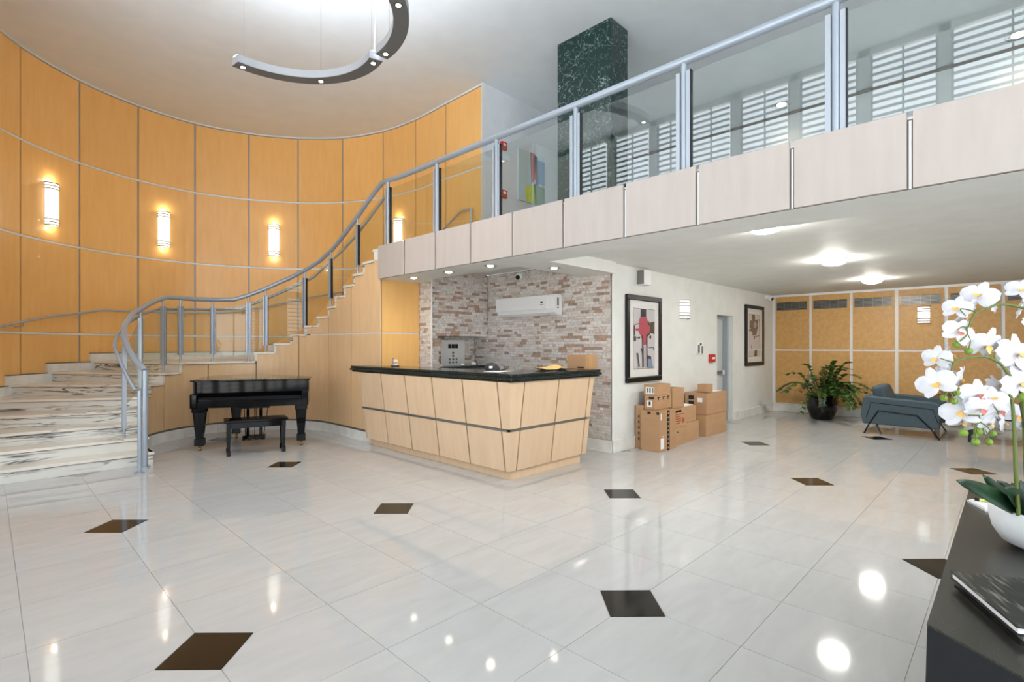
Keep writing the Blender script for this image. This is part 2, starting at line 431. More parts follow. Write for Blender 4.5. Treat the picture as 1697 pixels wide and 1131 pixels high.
struct(MB().box(6.02, 10.9, 6.49, 6.6, MEZ, CEIL).box(5.96, 6.02, 6.49, 6.6, MEZ, CEIL).build('wall_mezzanine_side', M['bluewhite']))
# dark slot where the mezzanine back wall meets the ceiling
tr = struct(MB().box(10.76, 10.8, -4, 6.49, CEIL - 0.05, CEIL - 0.005).build('trim_1', M['backing']))
# baseboards on the white wall
for k, (x0, x1, y0, y1) in enumerate([(5.94, 9.44, 3.905, 3.93), (10.2, 12.5, 3.905, 3.93), (5.935, 5.96, 3.905, 6.4), (10.17, 10.2, 3.93, 4.08)]):
    struct(MB().box(x0, x1, y0, y1, 0, 0.17).build('baseboard_center', M['marblew'], bevel=0.004))

# ------------------------------------------------------------------ left window front with blinds
wins = [(-3.6, -2.8), (-2.65, -1.85), (-1.7, -0.9), (-0.6, 0.63), (0.763, 1.561), (1.713, 2.521), (2.67, 3.47), (3.62, 4.39), (4.52, 5.09), (5.24, 6.075), (6.24, 7.145)]
mb = MB(); ys = [-4.0]
for a, b in wins: ys += [a, b]
ys.append(7.62)
for k in range(0, len(ys), 2): mb.box(FX - 0.08, FX, ys[k], ys[k + 1], 0, CEIL)
mb.box(FX - 0.08, FX, -4, 7.62, 0, 0.2); mb.box(FX - 0.08, FX, -4, 7.62, 5.85, CEIL); mb.box(FX - 0.06, FX, -4, 7.62, 2.75, 2.95)
mb.box(FX, -0.30, 7.62, 7.72, 0, CEIL)
struct(mb.build('wall_left', M['white']))
for k, (a, b) in enumerate(wins):
    w = MB()
    z = 0.26
    w2 = struct(MB().box(FX - 0.05, FX - 0.02, (a + b) / 2 - 0.012, (a + b) / 2 + 0.012, 0.2, 5.85).box(FX - 0.05, FX - 0.02, a, a + 0.03, 0.2, 5.85)
                .box(FX - 0.05, FX - 0.02, b - 0.03, b, 0.2, 5.85).build('window_%d' % (k + 1), M['doorframe']))
    while z < 5.8:
        v = [(0.005, a + 0.02, z), (0.05, a + 0.02, z + 0.022), (0.05, b - 0.02, z + 0.022), (0.005, b - 0.02, z)]
        v = [(FX + 0.01 + p[0], p[1], p[2]) for p in v]
        w.add(v + [(p[0], p[1], p[2] + 0.004) for p in v], [(0, 3, 2, 1), (4, 5, 6, 7), (0, 1, 5, 4), (1, 2, 6, 5), (2, 3, 7, 6), (3, 0, 4, 7)])
        z += 0.105
    o = w.build('blind_slats', M['blinds'], w2); o['kind'] = 'stuff'

# ------------------------------------------------------------------ OUTER CURVED WALL
OJ = [(-0.32, 7.62), (-0.34, 8.72), (-0.12, 9.72), (0.358, 10.585), (1.101, 11.265), (1.978, 11.665), (2.936, 11.785), (3.87, 11.54), (4.70, 11.04),
      (5.36, 10.33), (5.78, 9.40), (5.93, 8.46), (5.93, 7.508), (5.93, 6.50)]
OC = catmull(OJ, 6)      # 6 segments per panel
def normals(P):
    out = []
    for i in range(len(P)):
        t = (Vector(P[min(i + 1, len(P) - 1)]) - Vector(P[max(i - 1, 0)])).normalized()
        out.append(Vector((t.y, -t.x)))   # right of travel = towards room centre here
    return out
ON = normals(OC)
def strip(mb, pts, nrm, d0, d1, z0, z1, mi=0):
    "solid strip following plan points between offsets d0,d1 (towards the room) and heights"
    n = len(pts); a = [Vector(p) + q * d0 for p, q in zip(pts, nrm)]; b = [Vector(p) + q * d1 for p, q in zip(pts, nrm)]
    v = [(p.x, p.y, z0) for p in a] + [(p.x, p.y, z0) for p in b] + [(p.x, p.y, z1) for p in a] + [(p.x, p.y, z1) for p in b]
    f = []
    for i in range(n - 1):
        f += [(i, i + 1, 2 * n + i + 1, 2 * n + i), (n + i + 1, n + i, 3 * n + i, 3 * n + i + 1),
              (2 * n + i, 2 * n + i + 1, 3 * n + i + 1, 3 * n + i), (i + 1, i, n + i, n + i + 1)]
    f += [(0, 2 * n, 3 * n, n), (n - 1, 2 * n - 1, 4 * n - 1, 3 * n - 1)]
    return mb.add(v, f, mi)
wc = struct(strip(strip(MB(), OC[:-6], ON[:-6], -0.12, -0.022, 0, CEIL), OC[-7:], ON[-7:], -0.12, -0.0225, MEZ - 0.2, CEIL).build('wall_curved', M['channel']))
TR = [1.66, 3.12, 4.55]
rows = [(0.02, TR[0]), (TR[0], TR[1]), (TR[1], TR[2]), (TR[2], CEIL - 0.03)]
def trim_pts(P, Q, s):     # shorten both ends by s
    P = [Vector(p) for p in P]; d0 = (P[1] - P[0]).normalized() * s; d1 = (P[-2] - P[-1]).normalized() * s
    P[0] = P[0] + d0; P[-1] = P[-1] + d1; return P
OBASE = [0, 0.15, 0.3, 0.6, 1.05, 1.2, 1.2, 1.2, 1.5, 1.9, 2.3, 2.7, 2.9]
for k in range(len(OJ) - 1):
    P = trim_pts(OC[k * 6:k * 6 + 7], None, 0.017); Q = ON[k * 6:k * 6 + 7]
    for z0, z1 in rows:
        if z1 < OBASE[k] + 0.05: continue
        za = max(z0, OBASE[k] + 0.0) if z0 < OBASE[k] else z0
        strip(MB(), P, Q, -0.022, 0.0, za + 0.02, z1 - 0.02).build('panel', M['maple'], wc)
for z in TR: strip(MB(), OC if z > MEZ else OC[:-6], ON if z > MEZ else ON[:-6], -0.022, -0.002, z - 0.016, z + 0.016).build('horizontal_trim', M['alu'], wc)
strip(MB(), OC, ON, -0.022, 0.004, CEIL - 0.028, CEIL).build('top_trim', M['alu'], wc)
struct(MB().box(5.9, 5.98, 6.485, 6.50, MEZ, CEIL).build('trim_2', M['alu']))

# ------------------------------------------------------------------ INNER CURVED WALL (below the stair)
IC, IR = Vector((2.75, 8.27)), 1.31
S1 = 0.62; S2 = S1 + PI * IR; S3 = S2 + 1.585
def inner(s, off=0.0):
    "plan point at arc length s; off>0 away from the piano niche (towards the stair)"
    if s < S1: return Vector((1.44 - off, 7.65 + s))
    if s < S2:
        a = PI - (s - S1) / IR
        return IC + Vector((math.cos(a), math.sin(a))) * (IR + off)
    return Vector((4.06 + off, 8.27 - (s - S2)))
RS = [0.0, 0.30, 0.575, 0.81, 1.08, 1.39, 1.72, 2.04, 3.226, 3.54, 3.82, 4.104, 4.387, 4.684, 4.935, 5.247, 5.55, 5.85, 6.148]
RZ = [0.15 * (k + 1) for k in range(8)] + [1.2 + 0.155 * (k + 1) for k in range(11)]
def step_z(s):
    z = 0
    for k, r in enumerate(RS):
        if s >= r - 1e-6: z = RZ[k]
    return z
wi = struct(bpy.data.objects.new('wall_stair_niche', None)); C.objects.link(wi)
bk = MB(); cuts = sorted(set([round(x, 4) for x in RS] + [round(0.02 + i * (S3 - 0.02) / 60, 4) for i in range(61)]))
def slices(mb, sa, sb, za, zb, d0, d1):
    cs = [sa] + [c for c in cuts if sa + 0.004 < c < sb - 0.004] + [sb]
    for a, b in zip(cs[:-1], cs[1:]):
        zt = min(zb, step_z((a + b) / 2) - 0.04)
        if zt <= za + 0.005: continue
        p = [inner(a, d0), inner(b, d0), inner(b, d1), inner(a, d1)]
        mb.prism([(q.x, q.y) for q in p], za, zt)
slices(bk, 0.02, S3, 0.0, 9, 0.0205, 0.028)
bk.build('backing', M['backing'], wi)
def s_of(px):   # arclength hit by vertical joints of the photograph
    best = None
    for i in range(2000):
        s = S3 * i / 1999; p = inner(s); X = p.x * CO - p.y * SI; Z = p.x * SI + p.y * CO
        d = abs(848.5 + 852 * X / Z - px)
        if best is None or d < best[0]: best = (d, s)
    return best[1]
ij = [0.02] + [s_of(p) for p in (271.8, 345, 424.5, 495, 544.6, 582)] + [S3]
for a, b in zip(ij[:-1], ij[1:]):
    for z0, z1 in ((0.165, TR[0]), (TR[0], 9)):
        mb = MB(); slices(mb, a + 0.009, b - (0.009 if b < S3 - .01 else 0), z0 + 0.012, z1 - 0.012, 0.0, 0.02)
        if mb.f: mb.build('panel', M['maple2'], wi)
mb = MB(); slices(mb, 4.2, S3, TR[0] - 0.011, TR[0] + 0.011, 0.006, 0.02); mb.build('horizontal_trim', M['alu'], wi)
mb = MB(); slices(mb, 0.02, S3, 0.15, 0.168, -0.004, 0.02); mb.build('base_trim', M['trimdark'], wi)
nb = 12
for i in range(nb):
    a = 0.02 + (S3 - 0.02) * i / nb; b = 0.02 + (S3 - 0.02) * (i + 1) / nb - 0.002
    n = 6; P = [inner(a + (b - a) * k / n) for k in range(n + 1)]
    mb = MB(); v = []
    for k in range(n):
        p = [inner(a + (b - a) * k / n, -0.015), inner(a + (b - a) * (k + 1) / n, -0.015), inner(a + (b - a) * (k + 1) / n, 0.02), inner(a + (b - a) * k / n, 0.02)]
        mb.prism([(q.x, q.y) for q in p], 0, 0.15)
    mb.build('baseboard_stone', M['marblew'], wi)

# ------------------------------------------------------------------ STAIRCASE
st = thing('staircase', 'curved staircase of veined white marble steps rising along the orange wall', 'staircase', (1.44, 7.65, 0))
SO = Vector((1.44, 7.65))
OUT0 = [(-0.27, 7.665), (-0.27, 7.96), (-0.27, 8.375), (-0.26, 8.98), (-0.07, 9.65)]
# outer polyline, stair side
OP = [Vector(p) + q * 0.05 for p, q in zip(OC, ON)]
def hit_outer(p, d):
    best = None
    for i in range(len(OP) - 1):
        a, b = OP[i], OP[i + 1]; e = b - a; den = d.x * e.y - d.y * e.x
        if abs(den) < 1e-9: continue
        w = a - p; t = (w.x * e.y - w.y * e.x) / den; u = (w.x * d.y - w.y * d.x) / den
        if t > 0 and -0.001 <= u <= 1.001 and (best is None or t < best[0]): best = (t, i + u)
    return best[1] if best else None
def opos(u):
    i = min(int(u), len(OP) - 2); return OP[i].lerp(OP[i + 1], u - i)
def near_u(p):
    best = (9e9, 0)
    for i in range(0, (len(OP) - 1) * 10):
        d = (opos(i / 10) - Vector(p)).length
        if d < best[0]: best = (d, i / 10)
    return best[1]
OU = [near_u(p) for p in OUT0 + [(0.25, 10.38), (0.75, 10.9), (1.32, 11.35)]]
for s in RS[8:]:
    p = inner(s)
    d = (p - Vector((2.75, 8.45))).normalized() if s < S2 - 0.35 else Vector((1, 0.0))
    if S2 - 0.35 <= s < S2: d = Vector((1, 0.12)).normalized()
    OU.append(hit_outer(p, d))
for k in range(len(RS)):
    s0 = RS[k]; s1 = RS[k + 1] if k + 1 < len(RS) else S3
    u0 = OU[k]; u1 = OU[k + 1] if k + 1 < len(RS) else len(OP) - 1.0
    zb = RZ[k - 1] if k else 0.0; zt = RZ[k]
    def poly(nose, side):
        a = inner(s0, -side); b = opos(u0); d = (b - a).normalized(); back = Vector((d.y, -d.x))
        # nosing direction: opposite the climb
        mid = inner(s1) - inner(s0); 
        if back.dot(mid) > 0: back = -back
        n = 5; I = [inner(s0 + (s1 - s0) * i / n, -side) for i in range(n + 1)]
        m = max(2, int(abs(u1 - u0)) + 1); O_ = [opos(u0 + (u1 - u0) * i / m) for i in range(m + 1)]
        I[0] = I[0] + back * nose; O_[0] = O_[0] + back * nose
        return [(p.x - SO.x, p.y - SO.y) for p in I + O_[::-1]]
    if k == len(RS) - 1:
        MB().prism(poly(0.02, 0.012), zt - 0.035, zt - 0.001).build('tread', M['tread'], st); 
        MB().prism([(p[0], p[1]) for p in poly(0.0, -0.022)], zb - 0.03, zt - 0.036).build('riser', M['riser'], st); continue
    MB().prism(poly(0.0, -0.022 if k > 0 else 0.0), max(0, zb - 0.03), zt - 0.036).build('riser', M['riser'], st)
    MB().prism(poly(0.022, 0.02), zt - 0.035, zt).build('tread', M['tread'], st, bevel=0.004)
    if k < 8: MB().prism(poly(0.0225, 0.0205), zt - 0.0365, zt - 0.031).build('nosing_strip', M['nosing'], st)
    a = inner(s0, -0.006); b = opos(u0); dd = (b - a).normalized(); bk_ = Vector((dd.y, -dd.x))
    if bk_.dot(inner(s1) - inner(s0)) > 0: bk_ = -bk_
    q = [a + bk_ * 0.012, b + bk_ * 0.012, b - bk_ * 0.01, a - bk_ * 0.03]
    MB().prism([(p.x - SO.x, p.y - SO.y) for p in q], max(0, zb + 0.001), zt - 0.036).build('riser_face', M['riser'], st)
# stepped skirting on the outer wall
for k in range(len(RS)):
    u0 = OU[k] - 0.45; u1 = (OU[k + 1] if k + 1 < len(RS) else len(OP) - 1.0) - 0.45
    if k == len(RS) - 1: u1 += 0.45
    u0 = max(0, u0); m = max(2, int(abs(u1 - u0) * 2) + 1)
    if u1 - u0 < 0.05: continue
    zb = RZ[k - 1] if k else 0.0
    U = [u0 + (u1 - u0) * i / m for i in range(m + 1)]
    P = [opos(u) for u in U]; Q = [ON[min(int(u + .5), len(ON) - 1)] for u in U]
    mb = MB(); strip(mb, [p - SO for p in P], Q, -0.048, 0.0, zb + 0.002, RZ[k] + 0.13); mb.build('skirting', M['marblew'], st)
    mb = MB(); strip(mb, [p - SO for p in P], Q, -0.048, 0.003, RZ[k] + 0.13, RZ[k] + 0.145); mb.build('skirting_cap', M['trimdark'], st)
# solid marble end cheek of the first step
MB().box(-0.16, 0.0, -0.0, 0.11, 0, 0.114).build('step_end', M['riser'], st)

# ------------------------------------------------------------------ STAIR RAILING (one thing with the balcony rail)
rl = thing('stair_railing', 'silver tube railing with glass panes along the inner edge of the curved stair', 'railing', (1.34, 7.5, 0))
R0 = Vector((1.34, 7.5, 0))
def rel(P, o): return [Vector(p) - o for p in P]
main = [(1.34, 7.5, 1.17), (1.27, 7.66, 1.29), (1.23, 7.85, 1.43), (1.215, 8.02, 1.575), (1.26, 8.3, 1.73), (1.41, 8.65, 1.91), (1.68, 9.1, 2.085), (1.93, 9.36, 2.217), (1.99, 9.41, 2.222),
        (2.36, 9.58, 2.228), (2.664, 9.635, 2.24), (2.98, 9.61, 2.26), (3.19, 9.556, 2.343), (3.43, 9.45, 2.464), (3.76, 9.19, 2.667), (3.95, 8.93, 2.81), (4.06, 8.62, 2.95),
        (4.09, 8.26, 3.093), (4.09, 7.8, 3.30), (4.09, 7.37, 3.518), (4.08, 6.96, 3.737), (4.07, 6.66, 3.86), (4.062, 6.505, 3.862)]
MB().tube(rel(main, R0), 0.035, 12).build('handrail', M['railpaint'], rl)
sec = [(1.25, 7.55, 0.93), (1.2, 7.68, 1.08), (1.14, 7.85, 1.3), (1.12, 8.05, 1.46), (1.19, 8.35, 1.60), (1.36, 8.7, 1.78), (1.60, 9.1, 1.93), (1.846, 9.38, 2.03), (2.25, 9.62, 2.055),
       (2.7, 9.69, 2.08), (3.12, 9.66, 2.12), (3.505, 9.48, 2.316), (3.91, 9.1, 2.565), (4.05, 8.87, 2.68), (4.15, 7.976, 3.064), (4.16, 7.558, 3.24), (4.15, 6.72, 3.665), (4.15, 6.6, 3.70)]
MB().tube(rel(sec, R0), 0.021, 8).build('lower_handrail', M['railpaint'], rl)
# newel: round tube beside a flat flange on plates
mb = MB().tube([(0, 0, 0.0), (0, 0, 1.17)], 0.03, 14).lathe([(0.055, 0), (0.055, 0.012)], 0, 0, 16); mb.build('newel_post', M['railpaint'], rl)
n1 = Vector((1.235, 7.2, 0)) - R0
mb = MB().tube([(n1.x, n1.y, 0), (n1.x, n1.y, 0.95)], 0.022, 12).lathe([(0.05, 0), (0.05, 0.012)], n1.x, n1.y, 16); mb.build('newel_post', M['railpaint'], rl)
def rail_z_at(p):
    best = (9, 0)
    for a, b in zip(main[:-1], main[1:]):
        A, B = Vector(a), Vector(b); e = Vector((B.x - A.x, B.y - A.y)); 
        t = max(0, min(1, (Vector((p.x - A.x, p.y - A.y)).dot(e)) / max(e.length_squared, 1e-9)))
        q = A.lerp(B, t); d = math.hypot(q.x - p.x, q.y - p.y)
        if d < best[0]: best = (d, q.z, q)
    return best[1], best[2]
def stair_post(par, p, z0, tdir, org, plates=True):
    zr, q = rail_z_at(p); n = Vector((-tdir.y, tdir.x))
    mb = MB().tube([(q.x - org.x, q.y - org.y, z0), (q.x - org.x, q.y - org.y, zr - 0.02)], 0.016, 10)
    mb.build('post', M['railpaint'], par)
    base = Vector((q.x - org.x, q.y - org.y))
    for sg in (-1, 1):
        c = base + tdir * sg * 0.026; a = tdir * 0.010; b = n * 0.022
        mb = MB().prism([tuple(c - a - b), tuple(c + a - b), tuple(c + a + b), tuple(c - a + b)], z0 + 0.12, zr - 0.13)
        mb.build('flat_bar', M['alupaint'], par)
    c = base + tdir * 0.041; a = tdir * 0.004; b = n * 0.02
    MB().prism([tuple(c - a - b), tuple(c + a - b), tuple(c + a + b), tuple(c - a + b)], z0 + 0.14, zr - 0.14).build('gasket', M['black'], par)
    return q
stair_posts = []
def in_z(s): return step_z(s)
post_s = [0.42, 1.25, 1.76, 2.07, 2.60, 3.16]
def s_px(px, off): 
    best = None
    for i in range(3000):
        s = S3 * i / 2999
        if px < 272 and s > 3: continue
        p = inner(s, off); X = p.x * CO - p.y * SI; Z = p.x * SI + p.y * CO
        d = abs(848.5 + 852 * X / Z - px)
        if best is None or d < best[0]: best = (d, s)
    return best[1]
ps = [0.66, 1.2] + [s_px(p, 0.05) for p in (270, 298.5, 353, 411.6, 440, 504.6, 550, 594.5)]
qs = []
for i, s in enumerate(ps):
    p = inner(s, 0.05) if i > 0 else Vector((1.215, 8.05))
    t = (inner(min(s + 0.05, S3), 0.05) - inner(max(s - 0.05, 0), 0.05)).normalized()
    zb = step_z(s)
    if i == 0: zb = 0.3
    q = stair_post(rl, p, zb, t, R0); qs.append((q, s))
# glass panes between the stair posts
def pane(par, A, B, za0, zb0, za1, zb1, org, gap=0.05):
    A = Vector((A.x, A.y)) - Vector((org.x, org.y)); B = Vector((B.x, B.y)) - Vector((org.x, org.y)); d = (B - A).normalized(); n = Vector((-d.y, d.x)) * 0.004
    A2 = A + d * gap; B2 = B - d * gap
    v = [(A2 - n), (B2 - n), (B2 + n), (A2 + n)]
    z0 = [za0, zb0, zb0, za0]; z1 = [za1, zb1, zb1, za1]
    MB().hexa([(p.x, p.y, z) for p, z in zip(v, z0)] + [(p.x, p.y, z) for p, z in zip(v, z1)]).build('glass_pane', M['stair_glass'], par)
for (q0, s0), (q1, s1) in zip(qs[:-1], qs[1:]):
    if (Vector((q1.x, q1.y)) - Vector((q0.x, q0.y))).length < 0.14: continue
    z0 = step_z(s0) + 0.1; z1 = step_z(s1) + 0.1
    if s0 < 1.0: z0 += 0.15
    pane(rl, q0, q1, z0, z1, q0.z - 0.16, q1.z - 0.16, R0)
q8 = qs[-1][0]
pane(rl, q8, Vector((4.062, 6.53)), step_z(ps[-1]) + 0.12, MEZ + 0.05, q8.z - 0.16, 3.68, R0)

# balcony railing
br = thing('balcony_railing', 'straight silver balcony railing with clear glass panes above the pale panels', 'railing', (4.062, 6.5, 0))
B0 = Vector((4.062, 6.5, 0))
MB().tube([(0, 0.0, 3.86), (0, -0.3, 3.84), (0, -10.2, 3.837)], 0.036, 14).build('handrail', M['railpaint'], br)
bpost = [6.475, 5.323, 4.213, 3.092, 1.970, 0.874, -0.23, -1.34, -2.44, -3.54]
for y in bpost:
    yy = y; rz = 3.837
    MB().tube([(0.0, yy - 6.5, MEZ - 0.01), (0.0, yy - 6.5, rz)], 0.025, 14).build('post', M['railpaint'], br)
    for sg in (-1, 1):
        MB().box(-0.018, 0.018, yy - 6.5 + sg * 0.044 - 0.017, yy - 6.5 + sg * 0.044 + 0.017, MEZ + 0.0, 3.745).build('flat_bar', M['alupaint'], br)
    MB().box(-0.02, 0.02, yy - 6.5 - 0.069, yy - 6.5 - 0.062, MEZ + 0.01, 3.745).build('gasket', M['black'], br)
for a, b in zip(bpost[:-1], bpost[1:]):
    a2 = a; MB().box(-0.004, 0.004, b - 6.5 + 0.063, a2 - 6.5 - 0.071, MEZ + 0.04, 3.724).build('glass_pane', M['glass'], br)

# wall handrail along the curved wall
wh = thing('slim_handrail', 'slim handrail fixed along the orange curved wall above the steps', 'handrail', (0.36, 10.43, 0))
H0 = Vector((0.36, 10.43, 0))
wp = [(-0.22, 9.3, 1.52), (-0.05, 9.65, 1.6), (0.135, 10.07, 1.73), (0.38, 10.43, 1.824), (0.75, 10.84, 1.94), (1.10, 11.12, 2.01), (1.415, 11.32, 2.085), (1.96, 11.55, 2.093), (2.74, 11.66, 2.11), (3.4, 11.6, 2.14), (3.73, 11.5, 2.19),
      (4.19, 11.27, 2.3), (4.70, 10.92, 2.456), (5.28, 10.25, 2.607), (5.60, 9.6, 2.80), (5.80, 8.9, 3.02), (5.85, 8.3, 3.25), (5.86, 7.6, 3.55), (5.86, 7.0, 3.84), (5.86, 6.73, 3.83), (5.86, 6.70, 3.0)]
MB().tube(rel(wp[:-1], H0), 0.018, 8).build('tube', M['alupaint'], wh)
MB().tube(rel([(5.86, 6.72, 3.84), (5.86, 6.72, MEZ)], H0), 0.02, 8).build('end_post', M['alupaint'], wh)
for i in (3, 5, 8, 10, 12, 13, 15, 17):
    p = Vector(wp[i]); u = near_u((p.x, p.y)); q = opos(u) - ON[min(int(u), len(ON) - 1)] * 0.045
    MB().tube(rel([p, p + Vector((0, 0, -0.07)), (q.x, q.y, p.z - 0.08)], H0), 0.007, 6).build('bracket', M['alupaint'], wh)

# ------------------------------------------------------------------ BALCONY FASCIA PANELS (setting)
fa = struct(MB().box(4.036, 4.0495, -4, 6.69, SOF + 0.002, MEZ - 0.02).build('wall_balcony_front', M['backing']))
fj = [6.687, 5.99, 5.295, 4.612, 3.916, 3.213, 2.51, 1.832, 1.136, 0.466, -0.22, -0.91, -1.6, -2.3, -3.0, -3.7]
for a, b in zip(fj[:-1], fj[1:]):
    MB().box(4.014, 4.036, b + 0.016, a - 0.016, SOF + 0.004, MEZ + 0.02).build('panel', M['pale'], fa)
for j in fj[1:-1]:
    MB().box(4.031, 4.036, j - 0.007, j + 0.007, SOF + 0.004, MEZ - 0.03).build('joint_strip', M['alu'], fa)
MB().box(4.037, 4.0495, -4, 6.69, MEZ - 0.02, MEZ - 0.004).build('capping', M['alu'], fa)

# ------------------------------------------------------------------ GREEN COLUMN
struct(MB().box(5.965, 6.39, 3.945, 4.88, MEZ, CEIL).build('trim_3', M['green'])).name = 'wall_green_marble_column'

# ------------------------------------------------------------------ STONE ALCOVE
wa = struct(MB().box(5.98, 6.1, 3.94, 6.9, 0, 2.66).build('wall_alcove', M['mortar']))
wb = struct(MB().box(4.78, 4.95, 6.42, 6.55, 0, 2.66).box(4.95, 5.98, 6.42, 6.75, 1.64, 2.66).box(4.95, 5.98, 6.75, 6.85, 0, 2.66).build('wall_alcove_back', M['mortar']))
wcx = struct(MB().box(4.77, 4.785, 6.385, 6.71, 0, SOF).build('wall_alcove_return', M['mortar']))
rowh = 0.040
def stone_field(n_parts, par, plane, a0, a1, z0, z1, face, sgn, rnd, hole=None):
    """plane 'x' or 'y'; face = front coordinate; pieces run along the other axis"""
    allp = []
    z = z0; r = 0
    while z < z1 - 0.01:
        zt = min(z + rowh, z1); a = a0 - rnd.uniform(0, 0.12)
        while a < a1 - 0.005:
            w = rnd.choice((0.07, 0.10, 0.13, 0.16, 0.20)); b = a + w
            x0, x1 = max(a, a0), min(b, a1)
            if x1 - x0 > 0.012:
                cx = (x0 + x1) / 2; cz = (z + zt) / 2
                if not (hole and hole[0] < cx < hole[1] and hole[2] < cz < hole[3]):
                    allp.append((x0 + 0.001, x1 - 0.001, z + 0.001, zt - 0.001, rnd.uniform(0.004, 0.017)))
            a = b
        z = zt
    allp.sort(key=lambda p: -(p[1] - p[0]))
    rest = MB()
    for i, (x0, x1, za, zb, d) in enumerate(allp):
        mb = MB() if i < n_parts else rest
        f0 = face; f1 = face + sgn * d
        if plane == 'x': mb.box(min(f0, f1), max(f0, f1), x0, x1, za, zb)
        else: mb.box(x0, x1, min(f0, f1), max(f0, f1), za, zb)
        if i < n_parts: mb.build('stone', M['stone'], par)
    if rest.f:
        o = rest.build('stone_courses', M['stone'], par); o['kind'] = 'stuff'
rnd = random.Random(3)
stone_field(300, wa, 'x', 3.95, 6.75, 0.17, 2.66, 5.98, -1, rnd)
stone_field(290, wb, 'y', 4.78, 5.96, 0.3, 2.66, 6.42, -1, rnd, (4.95, 5.96, 0, 1.63))
stone_field(40, wb, 'y', 4.95, 5.96, 0.9, 1.63, 6.75, -1, rnd)
stone_field(100, wcx, 'x', 6.39, 6.69, 0.3, SOF, 4.77, -1, rnd)
struct(MB().box(4.755, 4.775, 6.372, 6.386, 0, SOF).build('trim_4', M['whitetrim']))
# orange wood between the stair wall and the stone
wo = struct(MB().box(4.1, 4.76, 6.715, 6.8, 0, SOF + 0.2).build('wall_desk_side', M['backing']))
MB().box(4.062, 4.755, 6.69, 6.715, 0.0, TR[0] - 0.012).build('panel', M['maple'], wo)
MB().box(4.062, 4.755, 6.69, 6.715, TR[0] + 0.012, SOF).build('panel', M['maple'], wo)
MB().box(4.062, 4.755, 6.70, 6.715, TR[0] - 0.012, TR[0] + 0.012).build('horizontal_trim', M['alu'], wo)

# ------------------------------------------------------------------ RIGHT WALL OF AMBER PANELS
bj = [3.888, 3.156, 2.411, 1.656, 0.911, 0.147, -0.6, -1.35, -2.1, -2.85, -3.6]
for a, b in zip(bj[:-1], bj[1:]):
    g0 = 0.03
    MB().box(12.47, 12.5, b + g0, a - g0, 0.19, 1.355).build('panel', M['backpanel'], wrr)
    p = MB().box(12.47, 12.5, b + g0, a - g0, 1.395, 2.555).build('panel', M['backpanel'], wrr)
    if b > -0.7:
        gb, ga = b + 0.07, a - 0.06
        gr = MB().box(12.462, 12.47, gb, ga, 2.255, 2.435).build('grille', M['black'], p)
        # slats as one louvre piece
    w = None
for a, b in zip(bj[:6], bj[1:7]):
    mb = MB(); gb, ga = b + 0.07, a - 0.06
    for k in range(7): mb.box(12.452, 12.464, gb, ga, 2.262 + k * 0.025, 2.272 + k * 0.025)
    for k in range(5): mb.box(12.450, 12.464, gb + (ga - gb) * k / 4 - 0.003, gb + (ga - gb) * k / 4 + 0.003, 2.255, 2.435)
    o = mb.build('grille_louvres', M['trimdark'], wrr)
struct(MB().box(12.455, 12.5, -4, 3.93, 0, 0.165).build('baseboard_right', M['marblew']))
struct(MB().box(12.46, 12.5, -4, 3.93, 2.555, LOW).build('trim_5', M['whitetrim']))
# ------------------------------------------------------------------ RECEPTION DESK
dk = thing('reception_desk', 'L-shaped reception desk of light maple panels flaring outward under a dark granite top', 'desk', (4.0, 3.93, 0))
def DX(z): return 3.94 - (z - 0.09) / 0.99 * 0.13 - 4.0        # local face x of the long side
def DY(z): return 3.90 - (z - 0.09) / 0.99 * 0.13 - 3.93
# plinth and core
MB().prism([(0, 0), (1.25, 0), (1.25, 0.28), (0.28, 0.28), (0.28, 2.74), (0.035, 2.74), (0.035, 2.92), (0, 2.92)], 0, 0.09).build('plinth', M['desk'], dk)
core = MB()
v = lambda x, y, z: (x, y, z)
core.hexa([(DX(.09) + .022, DY(.09) + .022, .09), (0.25, DY(.09) + .022, .09), (0.25, 2.73, .09), (DX(.09) + .022, 2.73, .09),
           (DX(1.08) + .022, DY(1.08) + .022, 1.08), (0.25, DY(1.08) + .022, 1.08), (0.25, 2.73, 1.08), (DX(1.08) + .022, 2.73, 1.08)])
core.hexa([(DX(.09) + .022, 2.731, .09), (0.05, 2.731, .09), (0.05, 2.91, .09), (DX(.09) + .022, 2.91, .09), (DX(1.08) + .022, 2.731, 1.08), (0.05, 2.731, 1.08), (0.05, 2.91, 1.08), (DX(1.08) + .022, 2.91, 1.08)])
core.hexa([(0.25, DY(.09) + .022, .09), (1.27, DY(.09) + .022, .09), (1.27, 0.25, .09), (0.25, 0.25, .09),
           (0.25, DY(1.08) + .022, 1.08), (1.27, DY(1.08) + .022, 1.08), (1.27, 0.25, 1.08), (0.25, 0.25, 1.08)])
core.build('carcass', M['nosing'], dk)
def pan_x(y0, y1, za, zb, c0=None):
    a, b = DX(za), DX(zb)
    ya, yb = y0, y0
    if c0: ya, yb = c0(za), c0(zb)
    MB().hexa([(a, ya, za), (a + .022, ya, za), (a + .022, y1, za), (a, y1, za), (b, yb, zb), (b + .022, yb, zb), (b + .022, y1, zb), (b, y1, zb)]).build('panel', M['desk'], dk)
def pan_y(x0, x1, za, zb, c0=None):
    a, b = DY(za), DY(zb)
    xa, xb = x0, x0
    if c0: xa, xb = c0(za), c0(zb)
    MB().hexa([(xa, a, za), (x1, a, za), (x1, a + .022, za), (xa, a + .022, za), (xb, b, zb), (x1, b, zb), (x1, b + .022, zb), (xb, b + .022, zb)]).build('panel', M['desk'], dk)
ly = [3.95, 4.53, 5.11, 5.69, 6.27, 6.85]
